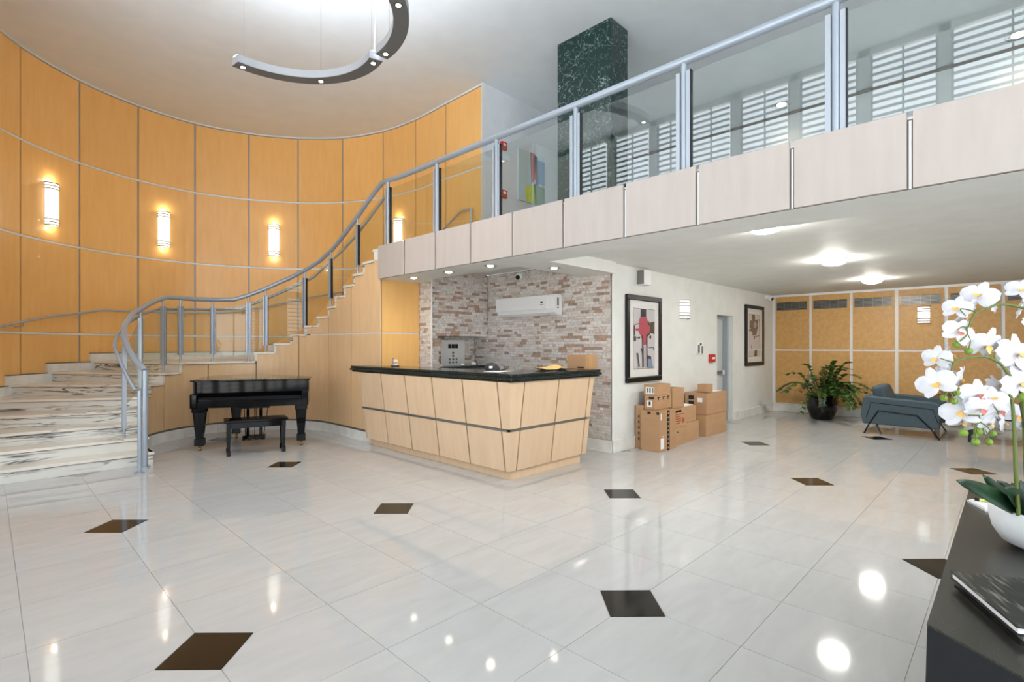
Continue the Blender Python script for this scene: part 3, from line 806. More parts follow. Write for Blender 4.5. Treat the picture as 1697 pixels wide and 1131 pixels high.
for za, zb in ((0.10, 0.545), (0.575, 1.08)):
    pan_x(0, 3.95 - 3.93 - 0.008, za, zb, c0=DY)
    for a, b in zip(ly[:-1], ly[1:]): pan_x(a - 3.93 + 0.011, b - 3.93 - 0.012, za, zb)
    pan_y(0, 4.055 - 4.0 - 0.008, za, zb, c0=lambda z: DX(z) + 0.022)
    for a, b in zip((4.055, 4.64), (4.64, 5.235)): pan_y(a - 4 + 0.010, b - 4 - 0.010, za, zb)
    pan_y(5.235 - 4 + 0.008, 1.33, za, zb)
    # end cap on the open right end
    a, b = DY(za), DY(zb)
    MB().hexa([(1.305, a + .022, za), (1.33, a + .022, za), (1.33, 0.2, za), (1.305, 0.2, za), (1.305, b + .022, zb), (1.33, b + .022, zb), (1.33, 0.2, zb), (1.305, 0.2, zb)]).build('end_panel', M['desk'], dk)
    MB().hexa([(DX(za), 2.915, za), (0.05, 2.915, za), (0.05, 2.94, za), (DX(za), 2.94, za), (DX(zb), 2.915, zb), (0.05, 2.915, zb), (0.05, 2.94, zb), (DX(zb), 2.94, zb)]).build('end_panel', M['desk'], dk)
MB().box(DX(.56) - 0.004, DX(.56) + 0.02, DY(.56) - 0.004, 2.95, 0.548, 0.572).build('rail', M['trimdark'], dk)
MB().box(DX(.56) - 0.004, 1.27, DY(.56) - 0.004, DY(.56) + 0.02, 0.548, 0.572).build('rail', M['trimdark'], dk)
# granite top: two stacked ogee layers, L-shaped
def Lpoly(o): return [(-0.19 - o, -0.20 - o), (1.42 + o, -0.20 - o), (1.42 + o, 0.30), (0.30, 0.30), (0.30, 2.74), (0.052, 2.74), (0.052, 3.17 + o), (-0.19 - o, 3.17 + o)]
gt = MB().prism(Lpoly(-0.012), 1.08, 1.102).prism(Lpoly(0.012), 1.103, 1.135).prism(Lpoly(0.0), 1.136, 1.17)
gt.build('countertop', M['granite'], dk, bevel=0.009, bseg=3)
# rear ledge in the wall niche with crumpled tissues
lg = thing('rear_ledge', 'black ledge below the elevator panel in the stone niche', 'shelf', (5.45, 6.58, 0))
MB().box(-0.50, 0.50, -0.15, 0.165, 1.10, 1.135).build('shelf_top', M['granite'], lg)
MB().box(-0.48, 0.48, -0.12, 0.15, 0.0, 1.10).build('shelf_body', M['backing'], lg)
for k, (dx, sz) in enumerate(((0.03, .035), (0.27, .05))):
    mb = MB(); rn = random.Random(k)
    mb.sphere((0, 0, sz * .6), sz, 10, 7, sz=0.6); mb.v = [(p[0] * rn.uniform(.7, 1.25), p[1] * rn.uniform(.7, 1.25), max(0, p[2] * rn.uniform(.8, 1.2))) for p in mb.v]
    o = mb.build('crumpled_paper', M['paper']); o.location = (5.45 + dx, 6.50, 1.135)
    tag(o, ('smaller white crumpled paper on the black ledge, nearer the panel', 'larger white crumpled paper at right end of the black ledge')[k], 'paper')
# elevator panel
ep = thing('elevator_panel', 'steel elevator control plate with three dark displays and round keys in stone niche', 'control panel', (5.46, 6.725, 1.35))
MB().box(-0.255, 0.255, -0.012, 0.0, -0.215, 0.215).build('plate', M['alu'], ep, bevel=0.003)
for k in range(3): MB().box(-0.105 + k * 0.072, -0.045 + k * 0.072, -0.018, -0.011, 0.075, 0.145).build('display', M['black'], ep)
for (x, z) in ((0, 0), (0, -.055), (-.072, -.11), (0, -.11), (.072, -.11), (-.072, -.16), (0, -.16), (.072, -.16)):
    MB().tube([(x - 0.003, -0.011, z), (x - 0.003, -0.02, z)], 0.019, 12).build('key_button', M['brass' if x == 0 and z > -.1 else 'greyplastic'], ep)
# AC unit
ac = thing('air_conditioner', 'white wall-mounted split air conditioner on the stone wall', 'air conditioner', (5.962, 5.39, 1.925))
prof = [(0, 0.0), (-0.10, 0.0), (-0.165, 0.035), (-0.19, 0.09), (-0.20, 0.20), (-0.195, 0.27), (-0.17, 0.30), (0, 0.30)]
def extr_y(prof, y0, y1, mi=0):
    n = len(prof); vs_ = [(p[0], y0, p[1]) for p in prof] + [(p[0], y1, p[1]) for p in prof]
    return MB().add(vs_, [list(range(n)), list(range(n, 2 * n))[::-1]] + [(i, n + i, n + (i + 1) % n, (i + 1) % n) for i in range(n)], mi)
extr_y(prof, -0.60, 0.60).build('housing', M['plastic'], ac, bevel=0.008)
MB().hexa([(-0.212, -0.48, 0.085), (-0.19, -0.48, 0.085), (-0.19, 0.598, 0.085), (-0.212, 0.598, 0.085), (-0.212, -0.48, 0.292), (-0.19, -0.48, 0.292), (-0.19, 0.598, 0.292), (-0.212, 0.598, 0.292)]).build('front_panel', M['plastic'], ac, bevel=0.006)
MB().hexa([(-0.115, -0.5, -0.002), (-0.17, -0.5, 0.03), (-0.17, 0.58, 0.03), (-0.115, 0.58, -0.002), (-0.11, -0.5, 0.006), (-0.165, -0.5, 0.038), (-0.165, 0.58, 0.038), (-0.11, 0.58, 0.006)]).build('air_flap', M['plastic'], ac)
MB().box(-0.216, -0.211, -0.40, -0.36, 0.175, 0.20).build('display', M['black'], ac)
MB().box(-0.215, -0.211, -0.41, -0.35, 0.145, 0.155).build('sensor', M['greyplastic'], ac)
MB().box(-0.12, -0.08, -0.603, -0.599, 0.13, 0.25).build('rating_label', M['greyplastic'], ac)
MB().box(-0.12, -0.08, -0.603, -0.599, 0.095, 0.112).build('rating_label', M['greyplastic'], ac)

# security cameras
def security_camera(loc, label, rz):
    t = thing('security_camera', label, 'camera', loc, rz)
    MB().tube([(0, 0, 0), (0.05, 0, -0.01)], 0.055, 18).build('mount', M['plastic'], t)
    MB().sphere((0.085, 0, -0.03), 0.06, 18, 12).build('housing', M['plastic'], t)
    MB().tube([(0.12, 0, -0.05), (0.149, 0, -0.066)], 0.034, 16).build('lens', M['black'], t)
    return t
security_camera((5.965, 5.6, 2.60), 'white turret camera on the stone wall above the air conditioner', PI + 0.2)
security_camera((12.02, 3.925, 2.545), 'white turret camera in the far corner above the flower picture', -PI / 2)

# ------------------------------------------------------------------ things on the counter
CT = 1.171
aw = thing('acrylic_award', 'clear acrylic award with a blue letter on a dark base at left end of counter', 'award', (4.10, 6.35, CT), -0.75)
MB().box(-0.055, 0.055, -0.03, 0.03, 0, 0.014).build('base', M['blkmetal'], aw)
MB().prism([(-0.03, -0.006), (0.035, -0.006), (0.035, 0.006), (-0.03, 0.006)], 0.014, 0.10).build('block', glass('acrylic', (0.86, 0.9, 0.95, 1)), aw)
blue = new_mat('blue_print', rgb(50, 50, 140), 0.5)
A_ = MB(); A_.hexa([(-0.045, 0, .085), (-0.038, 0, .085), (-0.038, .006, .085), (-0.045, .006, .085), (-0.033, 0, .125), (-0.028, 0, .125), (-0.028, .006, .125), (-0.033, .006, .125)])
A_.hexa([(-0.023, 0, .085), (-0.016, 0, .085), (-0.016, .006, .085), (-0.023, .006, .085), (-0.033, 0, .125), (-0.028, 0, .125), (-0.028, .006, .125), (-0.033, .006, .125)])
A_.box(-0.04, -0.021, 0, .006, .098, .104); A_.box(-0.036, -0.025, 0, .006, .014, .086); A_.build('letter', blue, aw)
# cap
cp = thing('baseball_cap', 'dark grey baseball cap lying on papers on the counter', 'cap', (4.20, 4.42, CT + 0.003), -1.2)
mb = MB(); prof = [(0.092, 0.0), (0.09, 0.03), (0.075, 0.065), (0.045, 0.088), (0.003, 0.095)]
mb.lathe(prof, 0, 0, 20); mb.v = [(p[0] - p[2] * 0.35, p[1], p[2]) for p in mb.v]; mb.build('crown', new_mat('charcoal_cotton', rgb(52, 52, 58), 0.9), cp)
bp_ = []; 
for k in range(9):
    a = -PI / 2 + PI * k / 8; bp_.append((0.07 + 0.10 * math.cos(a), 0.085 * math.sin(a)))
mb = MB().prism(bp_, 0.004, 0.010); mb.v = [(p[0], p[1], p[2] + 0.02 - 4 * p[1] ** 2 * 0.9) for p in mb.v]; mb.build('brim', new_mat('grey_cotton_brim', rgb(84, 80, 78), 0.9), cp)
MB().box(-0.002, 0.03, -0.103, -0.07, 0.03, 0.055).build('emblem', M['paper'], cp)
o = MB().box(-0.15, 0.15, -0.11, 0.11, 0, 0.002).build('paper_sheet', M['paper']); o.location = (4.12, 4.25, CT); o.rotation_euler = (0, 0, 0.3)
tag(o, 'white paper sheet under the grey cap on the counter corner', 'paper')
# envelope parcel
ev = thing('padded_envelope', 'crumpled manila padded envelope on the counter between cap and box', 'envelope', (4.80, 4.02, CT), -0.35)
mb = MB(); nx, ny = 12, 7; rn = random.Random(5)
for side in (0, 1):
    for j in range(ny + 1):
        for i in range(nx + 1):
            x = -0.19 + 0.38 * i / nx; y = -0.12 + 0.24 * j / ny
            bul = math.sin(PI * min(max(i / nx, 0), 1)) * math.sin(PI * j / ny)
            z = 0.014 + (0.045 * bul * (1 if side else -0.2)) + rn.uniform(-.005, .005) + 0.014 * math.sin(x * 22)
            mb.v.append((x, y, max(0.001, z) + (0.002 if side else 0)))
base2 = (nx + 1) * (ny + 1)
for j in range(ny):
    for i in range(nx):
        a = j * (nx + 1) + i; q = (a, a + 1, a + nx + 2, a + nx + 1)
        mb.f.append(list(q)[::-1]); mb.mi.append(0); mb.sm.append(False)
        mb.f.append([k + base2 for k in q]); mb.mi.append(0); mb.sm.append(False)
mb.build('envelope_body', new_mat('manila_paper', rgb(226, 190, 120), 0.7), ev)
MB().box(-0.03, 0.05, -0.05, 0.04, 0.058, 0.062).build('label', M['paper'], ev)
MB().tube([(-0.19, -0.09, .012), (-0.22, -0.12, .02), (-0.19, -0.15, .012), (-0.12, -0.14, .01), (0.02, -0.14, 0.012), (0.12, -0.13, .01)], 0.006, 6).build('cord', M['black'], ev)

# cardboard boxes ------------------------------------------------------------
def carton(loc, sx, sy, sz, label, rz=0.0, tape='y', group=None, flaps=False):
    """origin at the front corner (min x, min y)"""
    t = thing('cardboard_box', label, 'box', loc, rz, group)
    if flaps:
        mb = MB(); w = 0.006
        mb.box(0, sx, 0, w, 0, sz).box(0, sx, sy - w, sy, 0, sz).box(0, w, w, sy - w, 0, sz).box(sx - w, sx, w, sy - w, 0, sz).box(0, sx, 0, sy, 0, w)
        mb.build('carton', M['card'], t)
    else:
        MB().box(0, sx, 0, sy, 0, sz).build('carton', M['card'], t, bevel=0.004)
    if tape == 'x': MB().box(-0.001, sx + 0.001, sy / 2 - 0.025, sy / 2 + 0.025, sz - 0.05, sz + 0.0015).build('tape', M['tape'], t)
    if tape == 'y': MB().box(sx / 2 - 0.025, sx / 2 + 0.025, -0.0015, sy + .001, sz - 0.06, sz + 0.0015).build('tape', M['tape'], t)
    return t
def mark(t, name, mat, x0, x1, z0, z1, face='y', pos=0.0, d=0.0025):
    if face == 'y': return MB().box(x0, x1, pos - d, pos, z0, z1).build(name, mat, t)
    return MB().box(pos - d, pos, x0, x1, z0, z1).build(name, mat, t)
b = carton((5.28, 3.86, CT), 0.26, 0.30, 0.18, 'small brown box at right end of the granite counter', tape=None)
mark(b, 'print', M['ink'], 0.03, 0.13, 0.012, 0.03, 'x')
MB().box(0.06, 0.13, -0.002, 0.302, -0.0, 0.1815).build('tape', M['tape'], b)
G = None
b0 = carton((6.53, 3.775, 0), 0.30, 0.125, 0.61, 'tall narrow box against the white wall behind the boxes under the picture', tape=None)
for k in range(5): mark(b0, 'print', M['ink'], 0.06, 0.08, 0.12 + k * 0.08, 0.155 + k * 0.08, 'x')
b1 = carton((6.455, 3.475, 0), 0.46, 0.293, 0.56, 'large upright box with black tape stripe and white label at front of stack', tape=None)
# left face is wide in the photo: the box is turned slightly
MB().box(0.20, 0.27, -0.003, 0.0, 0.0, 0.56).build('black_tape', M['ink'], b1)
for k in range(9): MB().box(0.215, 0.255, -0.0045, -0.003, 0.03 + k * 0.06, 0.05 + k * 0.06).build('tape_print', M['card'], b1)
mark(b1, 'label', M['paper'], 0.02, 0.11, 0.04, 0.19); mark(b1, 'label', M['paper'], 0.02, 0.04, 0.44, 0.53)
mark(b1, 'print', M['ink'], 0.14, 0.19, 0.515, 0.55, 'x'); mark(b1, 'print', M['ink'], 0.012, 0.05, 0.515, 0.55, 'x')
mark(b1, 'label', M['paper'], 0.05, 0.10, 0.21, 0.215)
b2 = carton((6.555, 3.60, 0.562), 0.47, 0.17, 0.202, 'lower of two small boxes on the large upright one, square white label', tape=None)
mark(b2, 'label', M['paper'], 0.05, 0.13, 0.04, 0.13, 'x'); mark(b2, 'label_print', M['ink'], 0.07, 0.10, 0.06, 0.115, 'x', d=0.004)
for k in range(3):
    x = 0.06 + k * 0.14; mb = MB().box(x, x + 0.07, -0.003, 0, 0.165, 0.178); mb.box(x + 0.02, x + 0.035, -0.003, 0, 0.135, 0.165); mb.build('arrow_print', M['ink'], b2)
mark(b2, 'print', M['ink'], 0.02, 0.10, 0.15, 0.185, 'x')
b3 = carton((6.56, 3.60, 0.766), 0.44, 0.18, 0.15, 'topmost box under the picture, wide white label on its side', tape=None)
mark(b3, 'label', M['paper'], 0.02, 0.15, 0.02, 0.115, 'x')
for k in range(3): mark(b3, 'label_print', M['greyplastic'], 0.03 + k * 0.04, 0.055 + k * 0.04, 0.035, 0.105, 'x', d=0.004)
b6 = carton((6.98, 3.55, 0), 0.44, 0.33, 0.26, 'plain yellowish box on the floor under the red-printed one', tape='x')
mark(b6, 'print', M['ink'], 0.13, 0.16, 0.18, 0.20)
b7 = carton((7.44, 3.575, 0), 0.45, 0.32, 0.285, 'plain box on the floor between the two stacks', tape=None)
b4 = carton((6.99, 3.56, 0.262), 0.43, 0.32, 0.27, 'box printed with red brown text lines, second from floor', tape=None)
mark(b4, 'print', M['ink'], 0.07, 0.27, 0.215, 0.25)
for k in range(5): mark(b4, 'print', M['redink'], 0.06, (0.36, 0.24, 0.33, 0.26, 0.22)[k], 0.18 - k * 0.033, 0.195 - k * 0.033)
mark(b4, 'print', M['redink'], 0.30, 0.37, 0.05, 0.11)
b5 = carton((7.42, 3.60, 0.287), 0.42, 0.30, 0.245, 'box with white papers on its lid beside the red-printed box', tape=None)
MB().box(0.03, 0.39, 0.03, 0.27, 0.2455, 0.255).build('papers', M['paper'], b5)
b8 = carton((7.06, 3.60, 0.534), 0.37, 0.28, 0.30, 'square box on top of the red-printed box beside labelled stack', tape=None)
mark(b8, 'handwriting', M['trimdark'], 0.17, 0.23, 0.19, 0.195); mark(b8, 'handwriting', M['trimdark'], 0.18, 0.21, 0.15, 0.155)
b9 = carton((8.08, 3.54, 0), 0.80, 0.355, 0.35, 'wide lower box of the stack nearest the door', tape=None)
mark(b9, 'tape', M['tape'], 0.0, 0.34, 0.28, 0.348, 'x')
b10 = carton((8.07, 3.53, 0.352), 0.81, 0.365, 0.345, 'wide upper box with fragile marks, stacked nearest the door', tape=None)
mark(b10, 'print', M['ink'], 0.21, 0.30, 0.05, 0.12, 'x'); mark(b10, 'print', M['ink'], 0.21, 0.30, 0.15, 0.21, 'x'); mark(b10, 'print', M['ink'], 0.21, 0.30, 0.24, 0.30, 'x')
mark(b10, 'label', M['paper'], 0.07, 0.15, 0.20, 0.27, 'x')
MB().box(0.25, 0.7, 0.05, 0.28, 0.3455, 0.352).build('papers', M['paper'], b10)
b11 = carton((8.16, 3.56, 0.706), 0.22, 0.16, 0.13, 'smallest box sitting open on the stack nearest the door', tape=None)

# ------------------------------------------------------------------ PICTURES
def poly_flat(pts, y, d=0.002):
    """solid from polygon in (x,z), facing -y"""
    n = len(pts); a = sum(pts[i][0] * pts[(i + 1) % n][1] - pts[(i + 1) % n][0] * pts[i][1] for i in range(n))
    if a < 0: pts = pts[::-1]
    vs_ = [(p[0], y, p[1]) for p in pts] + [(p[0], y - d, p[1]) for p in pts]
    return vs_, [list(range(n))[::-1], list(range(n, 2 * n))] + [(i, (i + 1) % n, n + (i + 1) % n, n + i) for i in range(n)]
def framed(name, label, x0, x1, z0, z1, shapes, fw=0.075, mat_w=0.12):
    t = thing(name, label, 'picture', ((x0 + x1) / 2, 3.93, (z0 + z1) / 2))
    w = (x1 - x0) / 2; hh = (z1 - z0) / 2
    MB().box(-w, w, -0.045, 0, hh - fw, hh).box(-w, w, -0.045, 0, -hh, -hh + fw).box(-w, -w + fw, -0.045, 0, -hh + fw, hh - fw).box(w - fw, w, -0.045, 0, -hh + fw, hh - fw).build('frame', M['blkmetal'], t, bevel=0.01)
    MB().box(-w + fw, w - fw, -0.02, -0.001, -hh + fw, hh - fw).build('mat_board', M['paper'], t)
    aw_, ah = w - fw - mat_w, hh - fw - mat_w
    MB().box(-aw_ - .008, aw_ + .008, -0.0215, -0.02, -ah - .008, ah + .008).build('mat_edge', M['trimdark'], t)
    MB().box(-aw_, aw_, -0.023, -0.021, -ah, ah).build('print', new_mat('print_paper', rgb(214, 212, 216), 0.6), t)
    bym = {}
    for n_, (m, pts) in enumerate(shapes):
        P = [((p[0] * 2 - 1) * aw_, (1 - p[1] * 2) * ah) for p in pts]
        vs_, fs_ = poly_flat(P, -0.023 - 0.0008 * (n_ + 1), 0.0008)
        bym.setdefault(m, MB()).add(vs_, fs_)
    for m, mb in bym.items(): mb.build('painted_shape', m, t)
    MB().box(-w + fw, w - fw, -0.037, -0.036, -hh + fw, hh - fw).build('glass', M['picture_glass'], t)
    return t
pk = new_mat('crimson_pink_print', rgb(186, 72, 98), 0.6); dkp = new_mat('charcoal_print', rgb(58, 56, 62), 0.6); blp = new_mat('grey_blue_print', rgb(120, 140, 165), 0.6)
olv = new_mat('dark_olive_print', rgb(70, 70, 52), 0.6); brn = new_mat('brown_plum_print', rgb(92, 74, 78), 0.6); lgt = new_mat('lavender_grey_print', rgb(186, 182, 196), 0.6)
def ell(cx, cy, rx, ry, n=14): return [(cx + rx * math.cos(2 * PI * k / n), cy + ry * math.sin(2 * PI * k / n)) for k in range(n)]
def seg_(x0, y0, x1, y1, w):
    dx, dy = x1 - x0, (y1 - y0); l = math.hypot(dx, dy * 2.4) + 1e-6; nx, ny = -dy * 2.4 / l * w, dx / l * w / 2.4
    return [(x0 - nx, y0 - ny), (x1 - nx, y1 - ny), (x1 + nx, y1 + ny), (x0 + nx, y0 + ny)]
framed('framed_print', 'tall black-framed abstract print with crimson shape near the stone wall', 6.295, 7.29, 0.94, 2.2, [
    (dkp, [(.32, 0), (.58, 0), (.58, .14), (.32, .14)]), (dkp, [(.62, .19), (.72, .2), (.74, .27), (.98, .24), (.98, .42), (.80, .40), (.55, .46)]),
    (olv, [(.74, .22), (.98, .20), (.98, .38), (.84, .40), (.72, .32)]),
    (pk, [(.28, .15), (.45, .12), (.62, .14), (.66, .26), (.76, .28), (.74, .40), (.62, .44), (.58, .60), (.42, .61), (.34, .46), (.24, .40), (.24, .22)]),
    (pk, [(.08, .335), (.26, .33), (.26, .37), (.08, .37)]),
    (dkp, seg_(.40, .44, .42, .98, .03)), (dkp, seg_(.60, .42, .60, .98, .03)), (lgt, [(.45, .62), (.57, .62), (.58, .98), (.46, .98)]),
    (dkp, seg_(.60, .46, .80, .38, .03)), (dkp, ell(.76, .47, .05, .03)), (dkp, seg_(.02, .28, .02, .45, .02)), (dkp, seg_(.02, .27, .22, .25, .015)),
    (dkp, [(.0, .46), (.08, .46), (.08, .54), (.0, .54)]), (dkp, seg_(.1, .49, .28, .47, .015)), (dkp, ell(.22, .49, .05, .012)),
    (dkp, [(.62, .78), (.78, .80), (.80, .85), (.62, .84)]), (blp, [(.64, .84), (.80, .85), (.88, .99), (.62, .99)]),
    (dkp, seg_(.14, .74, .22, .97, .025)), (dkp, seg_(.66, .655, .9, .65, .012)), (dkp, seg_(.9, .65, .9, .7, .015)), (dkp, seg_(.3, .66, .4, .76, .02))])
framed('framed_print', 'tall black-framed abstract print with plum flower shape near the far corner', 10.78, 11.82, 1.05, 2.31, [
    (olv, [(.22, 0), (.5, 0), (.52, .14), (.24, .16)]), (brn, [(.05, .16), (.30, .12), (.6, .12), (.78, .10), (.8, .18), (.72, .22), (.78, .30), (.7, .38), (.62, .48), (.30, .50), (.26, .38), (.04, .32)]),
    (dkp, [(.0, .35), (.28, .36), (.24, .40), (.0, .40)]), (lgt, ell(.5, .24, .13, .07)), (dkp, ell(.5, .24, .07, .035)), (M['paper'], ell(.5, .24, .03, .015)),
    (dkp, seg_(.36, .53, .9, .50, .02)), (dkp, seg_(.36, .48, .48, .58, .03)), (dkp, seg_(.9, .12, .95, .95, .012)), (dkp, seg_(.15, .72, .22, .86, .02)),
    (olv, [(.45, .86), (.66, .84), (.66, .99), (.42, .99)]), (dkp, seg_(.84, .1, .9, .14, .03))])
# abstract painting on the mezzanine wall
cv = thing('abstract_canvas', 'bright abstract canvas hanging on the upper gallery wall', 'painting', (7.13, 6.488, 4.6))
MB().box(-0.36, 0.36, -0.04, 0, -0.47, 0.47).build('canvas', new_mat('pale_blue_canvas', rgb(188, 210, 216), 0.6), cv)
for nm, col, P in (('painted_area', rgb(70, 130, 180), [(.5, 0.1), (1, .1), (1, .6), (.72, .55)]), ('painted_area', rgb(190, 60, 60), [(.44, 0), (.6, 0), (.62, .5), (.48, .62)]),
                   ('painted_area', rgb(210, 220, 40), [(.25, .72), (.55, .62), (.66, .98), (.3, 1)]), ('painted_area', rgb(60, 120, 80), [(.56, .6), (1, .62), (1, 1), (.62, 1)]),
                   ('painted_area', rgb(40, 60, 120), [(.6, .02), (.72, .05), (.76, .6), (.66, .62)])):
    vs_, fs_ = poly_flat([(-0.36 + .72 * p[0], 0.47 - .94 * p[1]) for p in P], -0.04, 0.003)
    MB().add(vs_, fs_).build(nm, new_mat('paint', col, 0.5), cv)
for (x, z, lb) in ((6.40, 5.0, 'upper red fire alarm strobe on the gallery wall'), (6.40, 4.15, 'lower red alarm pull box on the gallery wall')):
    a = thing('fire_alarm', lb, 'alarm', (x, 6.488, z))
    MB().box(-0.07, 0.07, -0.05, 0, -0.07, 0.07).build('housing', M['red'], a, bevel=0.006)
    MB().box(-0.03, 0.03, -0.056, -0.05, 0.0, 0.04).build('plate', M['paper'], a)
# wall devices
fb = thing('fire_alarm', 'small red alarm pull station on the white wall by the door', 'alarm', (9.17, 3.93, 1.24))
MB().box(-0.10, 0.10, -0.045, 0, -0.07, 0.07).build('housing', M['red'], fb, bevel=0.006)
MB().box(-0.05, 0.05, -0.055, -0.045, -0.015, 0.02).build('handle', M['paper'], fb)
ic = thing('intercom_keypad', 'grey and white keypad on the white wall left of the red alarm', 'keypad', (8.69, 3.93, 1.42))
MB().box(-0.13, 0.13, -0.02, 0, -0.10, 0.11).build('plate', M['plastic'], ic, bevel=0.006)
MB().box(-0.1, -0.03, -0.025, -0.02, -0.08, 0.06).build('key_field', M['greyplastic'], ic)
MB().box(0.04, 0.1, -0.025, -0.02, -0.09, 0.04).build('key_field', M['greyplastic'], ic)
MB().box(-0.02, 0.04, -0.026, -0.02, 0.06, 0.09).build('display', M['black'], ic)
sp = thing('wall_speaker', 'white box speaker high on the white wall beside the stone', 'speaker', (6.72, 3.93, 2.46))
MB().box(-0.10, 0.10, -0.12, 0, -0.11, 0.11).build('housing', M['plastic'], sp, bevel=0.01)
MB().box(-0.106, -0.100, -0.115, -0.01, -0.10, 0.10).build('side_grille', M['trimdark'], sp)
# door
dr = struct(bpy.data.objects.new('door_1', None)); C.objects.link(dr); dr.location = (9.82, 4.08, 0)
MB().box(-0.378, -0.32, 0.0, 0.06, 0, 2.04).box(0.31, 0.378, -0.06, 0.06, 0, 2.04).box(-0.32, 0.31, 0, 0.06, 1.98, 2.04).build('door_frame', M['doorframe'], dr)
MB().box(-0.32, 0.31, 0.03, 0.075, 0.01, 1.98).build('door_leaf', M['door'], dr)
MB().box(-0.25, -0.13, 0.024, 0.031, 1.25, 1.62).build('window_slot', M['greyplastic'], dr)
MB().box(-0.30, 0.22, -0.02, 0.02, 0.92, 0.98).build('push_bar', M['trimdark'], dr)
MB().box(0.19, 0.27, -0.03, 0.03, 0.91, 0.99).build('latch_case', M['alu'], dr)

# ------------------------------------------------------------------ LIGHTS
def sconce(loc, rz, label, group, hgt=0.66, w=0.20, mat='sconce', power=1.1, col=WARM):
    t = thing('wall_sconce', label, 'wall lamp', loc, rz, group)
    n = 10; r = w / 2
    pf = [(r * math.sin(-PI / 2 + PI * k / n), -0.008 - 0.10 * math.cos(-PI / 2 + PI * k / n)) for k in range(n + 1)]
    mb = MB(); vs_ = [(p[0], p[1], -hgt / 2) for p in pf] + [(p[0], p[1], hgt / 2) for p in pf]; n1_ = n + 1
    mb.add(vs_, [(i, i + 1, n1_ + i + 1, n1_ + i) for i in range(n)], 0, True); mb.build('shade', M[mat], t)
    MB().box(-r, r, -0.008, -0.0, -hgt / 2, hgt / 2).build('back_plate', M['chrome'], t)
    for s_ in (-1, 1):
        for dz in (0.0, 0.045, 0.09):
            z = s_ * (hgt / 2 - dz); pts = [(p[0] * 1.04, p[1] - 0.003, z) for p in pf]
            MB().tube(pts, 0.008, 6).build('band', M['trimdark'], t)
    for z in (hgt / 2 - .002, -hgt / 2): MB().prism(pf, z, z + 0.002).build('end_cap', M[mat], t)
    if power < 0.5: return t
    q = point('sconce_up', (0, 0, 0), power, col, 0.02); q.parent = t; q.location = (0, -0.07, hgt / 2 + 0.05)
    q = point('sconce_down', (0, 0, 0), power * 0.6, col, 0.02); q.parent = t; q.location = (0, -0.07, -hgt / 2 - 0.05)
    return t
def on_wall(px, h=3.7):
    best = None
    for i in range(0, (len(OC) - 1) * 40):
        u = i / 40; k = int(u); p = Vector(OC[k]).lerp(Vector(OC[k + 1]), u - k)
        X = p.x * CO - p.y * SI; Z = p.x * SI + p.y * CO
        if Z < 0.5: continue
        d = abs(848.5 + 852 * X / Z - px)
        if best is None or d < best[0]: best = (d, p, ON[k])
    return best[1], best[2]
for px, lb in ((83, 'leftmost tall lit sconce on the orange curved wall'), (271, 'second lit sconce from the left on the curved wall'), (454, 'third lit sconce from the left on the curved wall'),
               (661, 'lit sconce on the curved wall seen through the balcony glass')):
    p, n_ = on_wall(px)
    sconce((p.x, p.y, 3.71), math.atan2(n_.y, n_.x) + PI / 2, lb, 'sconces on the curved wall')
sconce((8.06, 3.93, 2.065), 0, 'short lit sconce on the white wall beside the tall crimson print', 'short sconces', 0.30, 0.24, 'sconcew', 0, NEUT)
sconce((12.47, 1.235, 2.05), -PI / 2, 'short lit sconce on the amber panel wall above the armchair', 'short sconces', 0.32, 0.19, 'sconcew', 0, NEUT)

def dome_light(loc, label):
    t = thing('ceiling_dome_light', label, 'ceiling light', loc)
    MB().lathe([(0.150, -0.0), (0.155, -0.014), (0.148, -0.015)], 0, 0, 32).build('rim', M['whitetrim'], t)
    MB().lathe([(0.149, -0.014), (0.145, -0.04), (0.115, -0.068), (0.05, -0.084), (0.002, -0.087)], 0, 0, 32).build('diffuser', M['dome'], t)
    return t
DOMEW = 32
for x, y, lb in ((5.07, 1.66, 'nearest of the three round ceiling lights, partly below the balcony front'), (7.74, 1.69, 'middle of the three round ceiling lights under the balcony'), (10.46, 1.72, 'farthest round ceiling light, close to the amber wall')):
    dome_light((x, y, LOW), lb)
def on_ceiling(px, py, z):
    p = place(px, py, 1.0) - Vector((0, 0, EYE)); t = (z - EYE) / p.z
    return (p.x * t, p.y * t)
MZ1 = on_ceiling(1295, 174, CEIL); MZ2 = on_ceiling(1688, 58, CEIL)
def downlight(loc, label, lit=8, tilt=None, r=0.06):
    t = thing('recessed_downlight', label, 'ceiling light', loc)
    MB().lathe([(r * 1.35, 0.0), (r * 1.35, -0.006), (r, -0.006), (r, 0.004)], 0, 0, 24).build('rim', M['chrome'], t)
    MB().lathe([(0.002, 0.0), (r * 0.75, 0.0), (r * 0.6, -0.012), (0.004, -0.022)], 0, 0, 20).build('bulb', M['bulb'], t)
    if lit:
        s_ = spot('downlight_beam', (0, 0, 0), lit, WARM, 2.2, 0.8, 0.04); s_.parent = t; s_.location = (0, 0, -0.03)
    return t
for x, y, lb in ((4.295, 6.17, 'leftmost small recessed light in the soffit over the desk'), (4.285, 5.36, 'second small recessed light from left over the desk'), (4.30, 4.57, 'brightly lit third recessed light over the desk'), (4.98, 4.13, 'rightmost recessed light over the desk, nearest the white wall')):
    downlight((x, y, SOF), lb, 14 if y == 4.57 else 9)
for x, y, lb in ((MZ1[0], MZ1[1], 'round recessed light in the gallery ceiling, seen through the middle pane'), (MZ2[0], MZ2[1], 'round recessed light in the gallery ceiling at the right edge')):
    downlight((x, y, CEIL), lb, 15, r=0.11)

